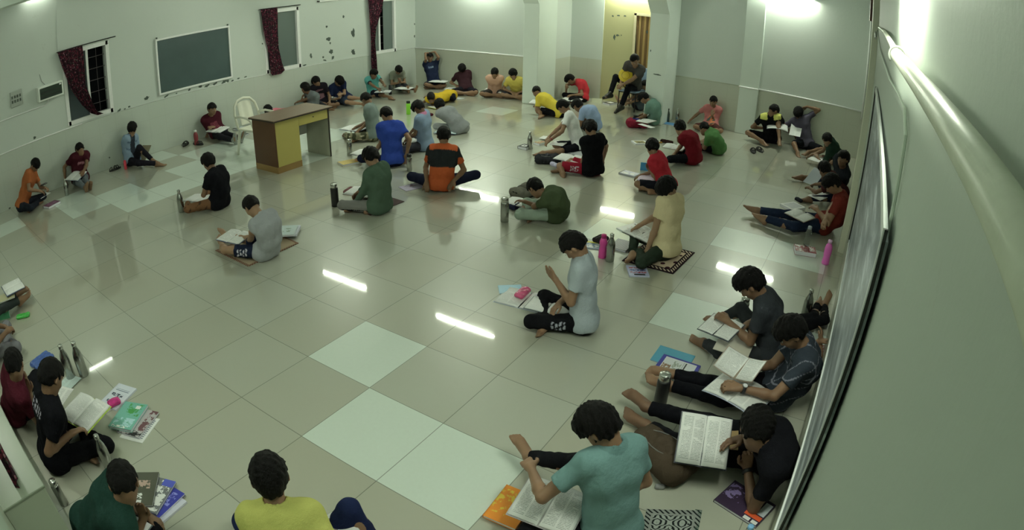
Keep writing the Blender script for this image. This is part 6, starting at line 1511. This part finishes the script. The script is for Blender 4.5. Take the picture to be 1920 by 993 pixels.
# left foreground
open_book(158, 772, .20, 205, 790-60, 'thick open book with lime cover being written in, lower left', w=.17, h=.26, tilt=6, ink=.4, cover=sc(150, 176, 60), th=.024)
sheet(112, 752, .20, 150, 715, 'long turned page reaching past the lime covered book', w=.15, h=.26, tilt=6, ink=.45, curl=.06)
closed_book(220, 742, 0, 240, 722, 'white booklet with bold heading behind the green covered book', w=.19, h=.27, th=.012, base=sc(176, 184, 186), rects=[(.15,.85,.72,.80,sc(100, 110, 120),3),(.15,.75,.48,.6,sc(40, 46, 60),1),(.2,.8,.2,.3,sc(50, 56, 70),1)])
pouch(215, 757, 225, 752, 'crumpled magenta wrapper between two books, lower left', sc(166, 40, 100), L=.10, W=.08, H=.035, z=.015, glossy=True, seed=15)
closed_book(262, 802, 0, 275, 785, 'white answer sheet at the bottom of the green book pile', w=.20, h=.26, th=.004, base=W_, rects=[(.1,.9,.1,.9,sc(110, 116, 120),3)])
closed_book(258, 790, .005, 276, 768, 'magazine with small pictures under the green covered book', w=.20, h=.28, th=.014, base=sc(150, 150, 140), rects=[(.7,1,.0,1,sc(90, 60, 60),2),(.0,1,.0,.2,K_,2)])
closed_book(240, 778, .02, 258, 752, 'green textbook with leaf picture, lower left', w=.20, h=.28, th=.022, base=sc(96, 150, 128), rects=[(.3,.9,.5,.95,sc(60, 130, 60),2),(.1,.9,.1,.4,sc(150, 186, 176),2),(.6,.8,.78,.9,W_,0),(.1,.8,.02,.1,W_,1)])
pouch(80, 680, 95, 668, 'blue snack packet with yellow flower print, lower left', sc(60, 84, 130), L=.24, W=.15, H=.05, glossy=True, seed=17, name='snack_packet', cat='packet')
pouch(44, 594, 62, 590, 'bright green packet on the floor by the left edge', sc(60, 150, 60), L=.17, W=.08, H=.03, glossy=True, seed=18, name='snack_packet', cat='packet')
sheet(128, 718, .01, 140, 706, 'pale papers at the foot of the two steel bottles', w=.16, h=.2, ink=.3, tint=(180, 206, 204))
open_book(225, 992, .15, 250, 960, 'open notebook under the dark green boy face', w=.16, h=.24, ink=.15, tint=(190, 194, 206))
for k, (px, py, tx, ty, z, base, rc, lab) in enumerate([(300, 950, 330, 925, 0, sc(176, 180, 178), (), 'white folder at the bottom of the fanned pile, lower left'), (297, 938, 322, 915, .012, sc(46, 50, 120), [(.1,.9,.5,.9,sc(120, 126, 170),2)], 'deep blue textbook in the fanned pile, lower left'),
        (286, 925, 305, 895, .026, sc(90, 94, 88), [(.05,.95,.05,.95,W_,2),(.6,1,.8,1,sc(70, 80, 150),0)], 'picture covered book in the fanned pile, lower left'), (264, 915, 272, 880, .044, sc(64, 66, 52), [(.3,.8,.5,.75,sc(160, 140, 120),2),(.05,.6,.06,.16,W_,0),(.3,.6,.2,.36,W_,1)], 'dark grey textbook on top of the fanned pile, lower left')]):
    closed_book(px, py, z, tx, ty, lab, .20, .28, .014, base, rc)
open_book(24, 538, .20, 60, 520, 'open book on the outstretched legs at the left edge', w=.16, h=.24, ink=.3)
closed_book(10, 556, .17, 30, 548, 'beige notebook beside the open book at the left edge', w=.18, h=.24, th=.012, base=sc(150, 150, 110))
closed_book(4, 590, .02, 14, 560, 'green and blue book standing at the left edge', w=.2, h=.26, th=.02, base=sc(60, 120, 80), rects=[(.0,.2,.0,1,sc(90, 170, 200),0)], tilt=70)
closed_book(640, 990, .30, 672, 1020, 'small white book with a picture on the raised navy knee boy lap', w=.13, h=.19, th=.012, base=W_, rects=[(.2,.8,.1,.5,sc(120, 110, 96),2)], tilt=-20)
# ================================================================ tube lamps
def emis(name, strength, col=LAMP_COL):
    g = N(name); g.nt.nodes.remove(g.b); e = g.n('ShaderNodeEmission'); e.inputs[0].default_value = (*col, 1); e.inputs[1].default_value = strength*LAMP
    g.l(e.outputs[0], g.out.inputs[0]); return g.m
M_TUBE = emis('glowing_tube', 62); M_TUBE_MID = emis('glowing_tube', 48); M_TUBE_STREAK = emis('glowing_tube', 7); M_TUBE_LOW = emis('glowing_tube', 24)
def tube_lamp(a, b, label, back, group='fluorescent tube lamps', mt=None):
    a = np.array(a, float); b = np.array(b, float); u = nrm(b-a); bk = np.array(back, float)
    root = empty('tube_lamp', (a+b)/2, label, 'lamp', group); c = (a+b)/2
    MB().tube([a-c+u*.04, b-c-u*.04], .014, 12).build('glass_tube', mt or M_TUBE, root, smooth=True)
    for e, d in ((a-c, 1), (b-c, -1)): MB().tube([e, e+u*d*.05], .018, 12).tube([e+u*d*.02, e+u*d*.02+bk*.05], .012, 8).build('end_cap', plain('lamp_plastic', sc(210, 214, 205), .5), root)
    h = np.cross(u, bk); mb = MB(); o1 = bk*.055; V = []
    for e in (a-c, b-c):
        for p, q in ((-.022, -.014), (.022, -.014), (.022, .016), (-.022, .016)): V.append(e+o1+h*p+bk*q)
    mb.add(V, [(0, 1, 5, 4), (1, 2, 6, 5), (2, 3, 7, 6), (3, 0, 4, 7), (3, 2, 1, 0), (4, 5, 6, 7)]).build('batten', plain('lamp_plastic', sc(210, 214, 205), .5), root)
BY = 7.65*T; BZ = 4.55*T
tube_lamp((-9.75*T, BY-.02, BZ), (-7.75*T, BY-.02, BZ), 'tube lamp under the cross beam, nearer the left wall', (0, 0, 1))
tube_lamp((-5.25*T, BY-.02, BZ), (-3.25*T, BY-.02, BZ), 'tube lamp under the cross beam, near the middle', (0, 0, 1))
tube_lamp((.45*T, BW-.09, 4.42*T), (2.5*T, BW-.09, 4.42*T), 'tube lamp high on the back wall, right bay', (0, 1, 0))
tube_lamp((-9.9*T, BW-.09, 4.05*T), (-7.9*T, BW-.09, 4.05*T), 'tube lamp high on the back wall, left bay', (0, 1, 0))
tube_lamp((LW+.09, -.05*T, 5.18*T), (LW+.09, .95*T, 5.18*T), 'short dim tube added high on the left wall for a floor streak', (-1, 0, 0), mt=M_TUBE_STREAK)  # invented lamp, out of view, added only for its streak on the floor
tube_lamp((RW-.09, -1.2*T, 4.50*T), (RW-.09, .8*T, 4.50*T), 'tube lamp high on the right wall', (1, 0, 0))
tube_lamp((-4.7*T, RB-.09, 3.98*T), (-2.7*T, RB-.09, 3.98*T), 'tube lamp high in the recess behind the pillars', (0, 1, 0))
tube_lamp((-7.2*T, NW+.09-.3, 4.7*T), (-5.2*T, NW+.09-.3, 4.7*T), 'tube lamp on the near wall, left of the sill window', (0, -1, 0), mt=M_TUBE_MID)
tube_lamp((-1.6*T, NW+.09-.3, 4.75*T), (.4*T, NW+.09-.3, 4.75*T), 'tube lamp on the near wall, close to the right corner', (0, -1, 0), mt=M_TUBE_MID)
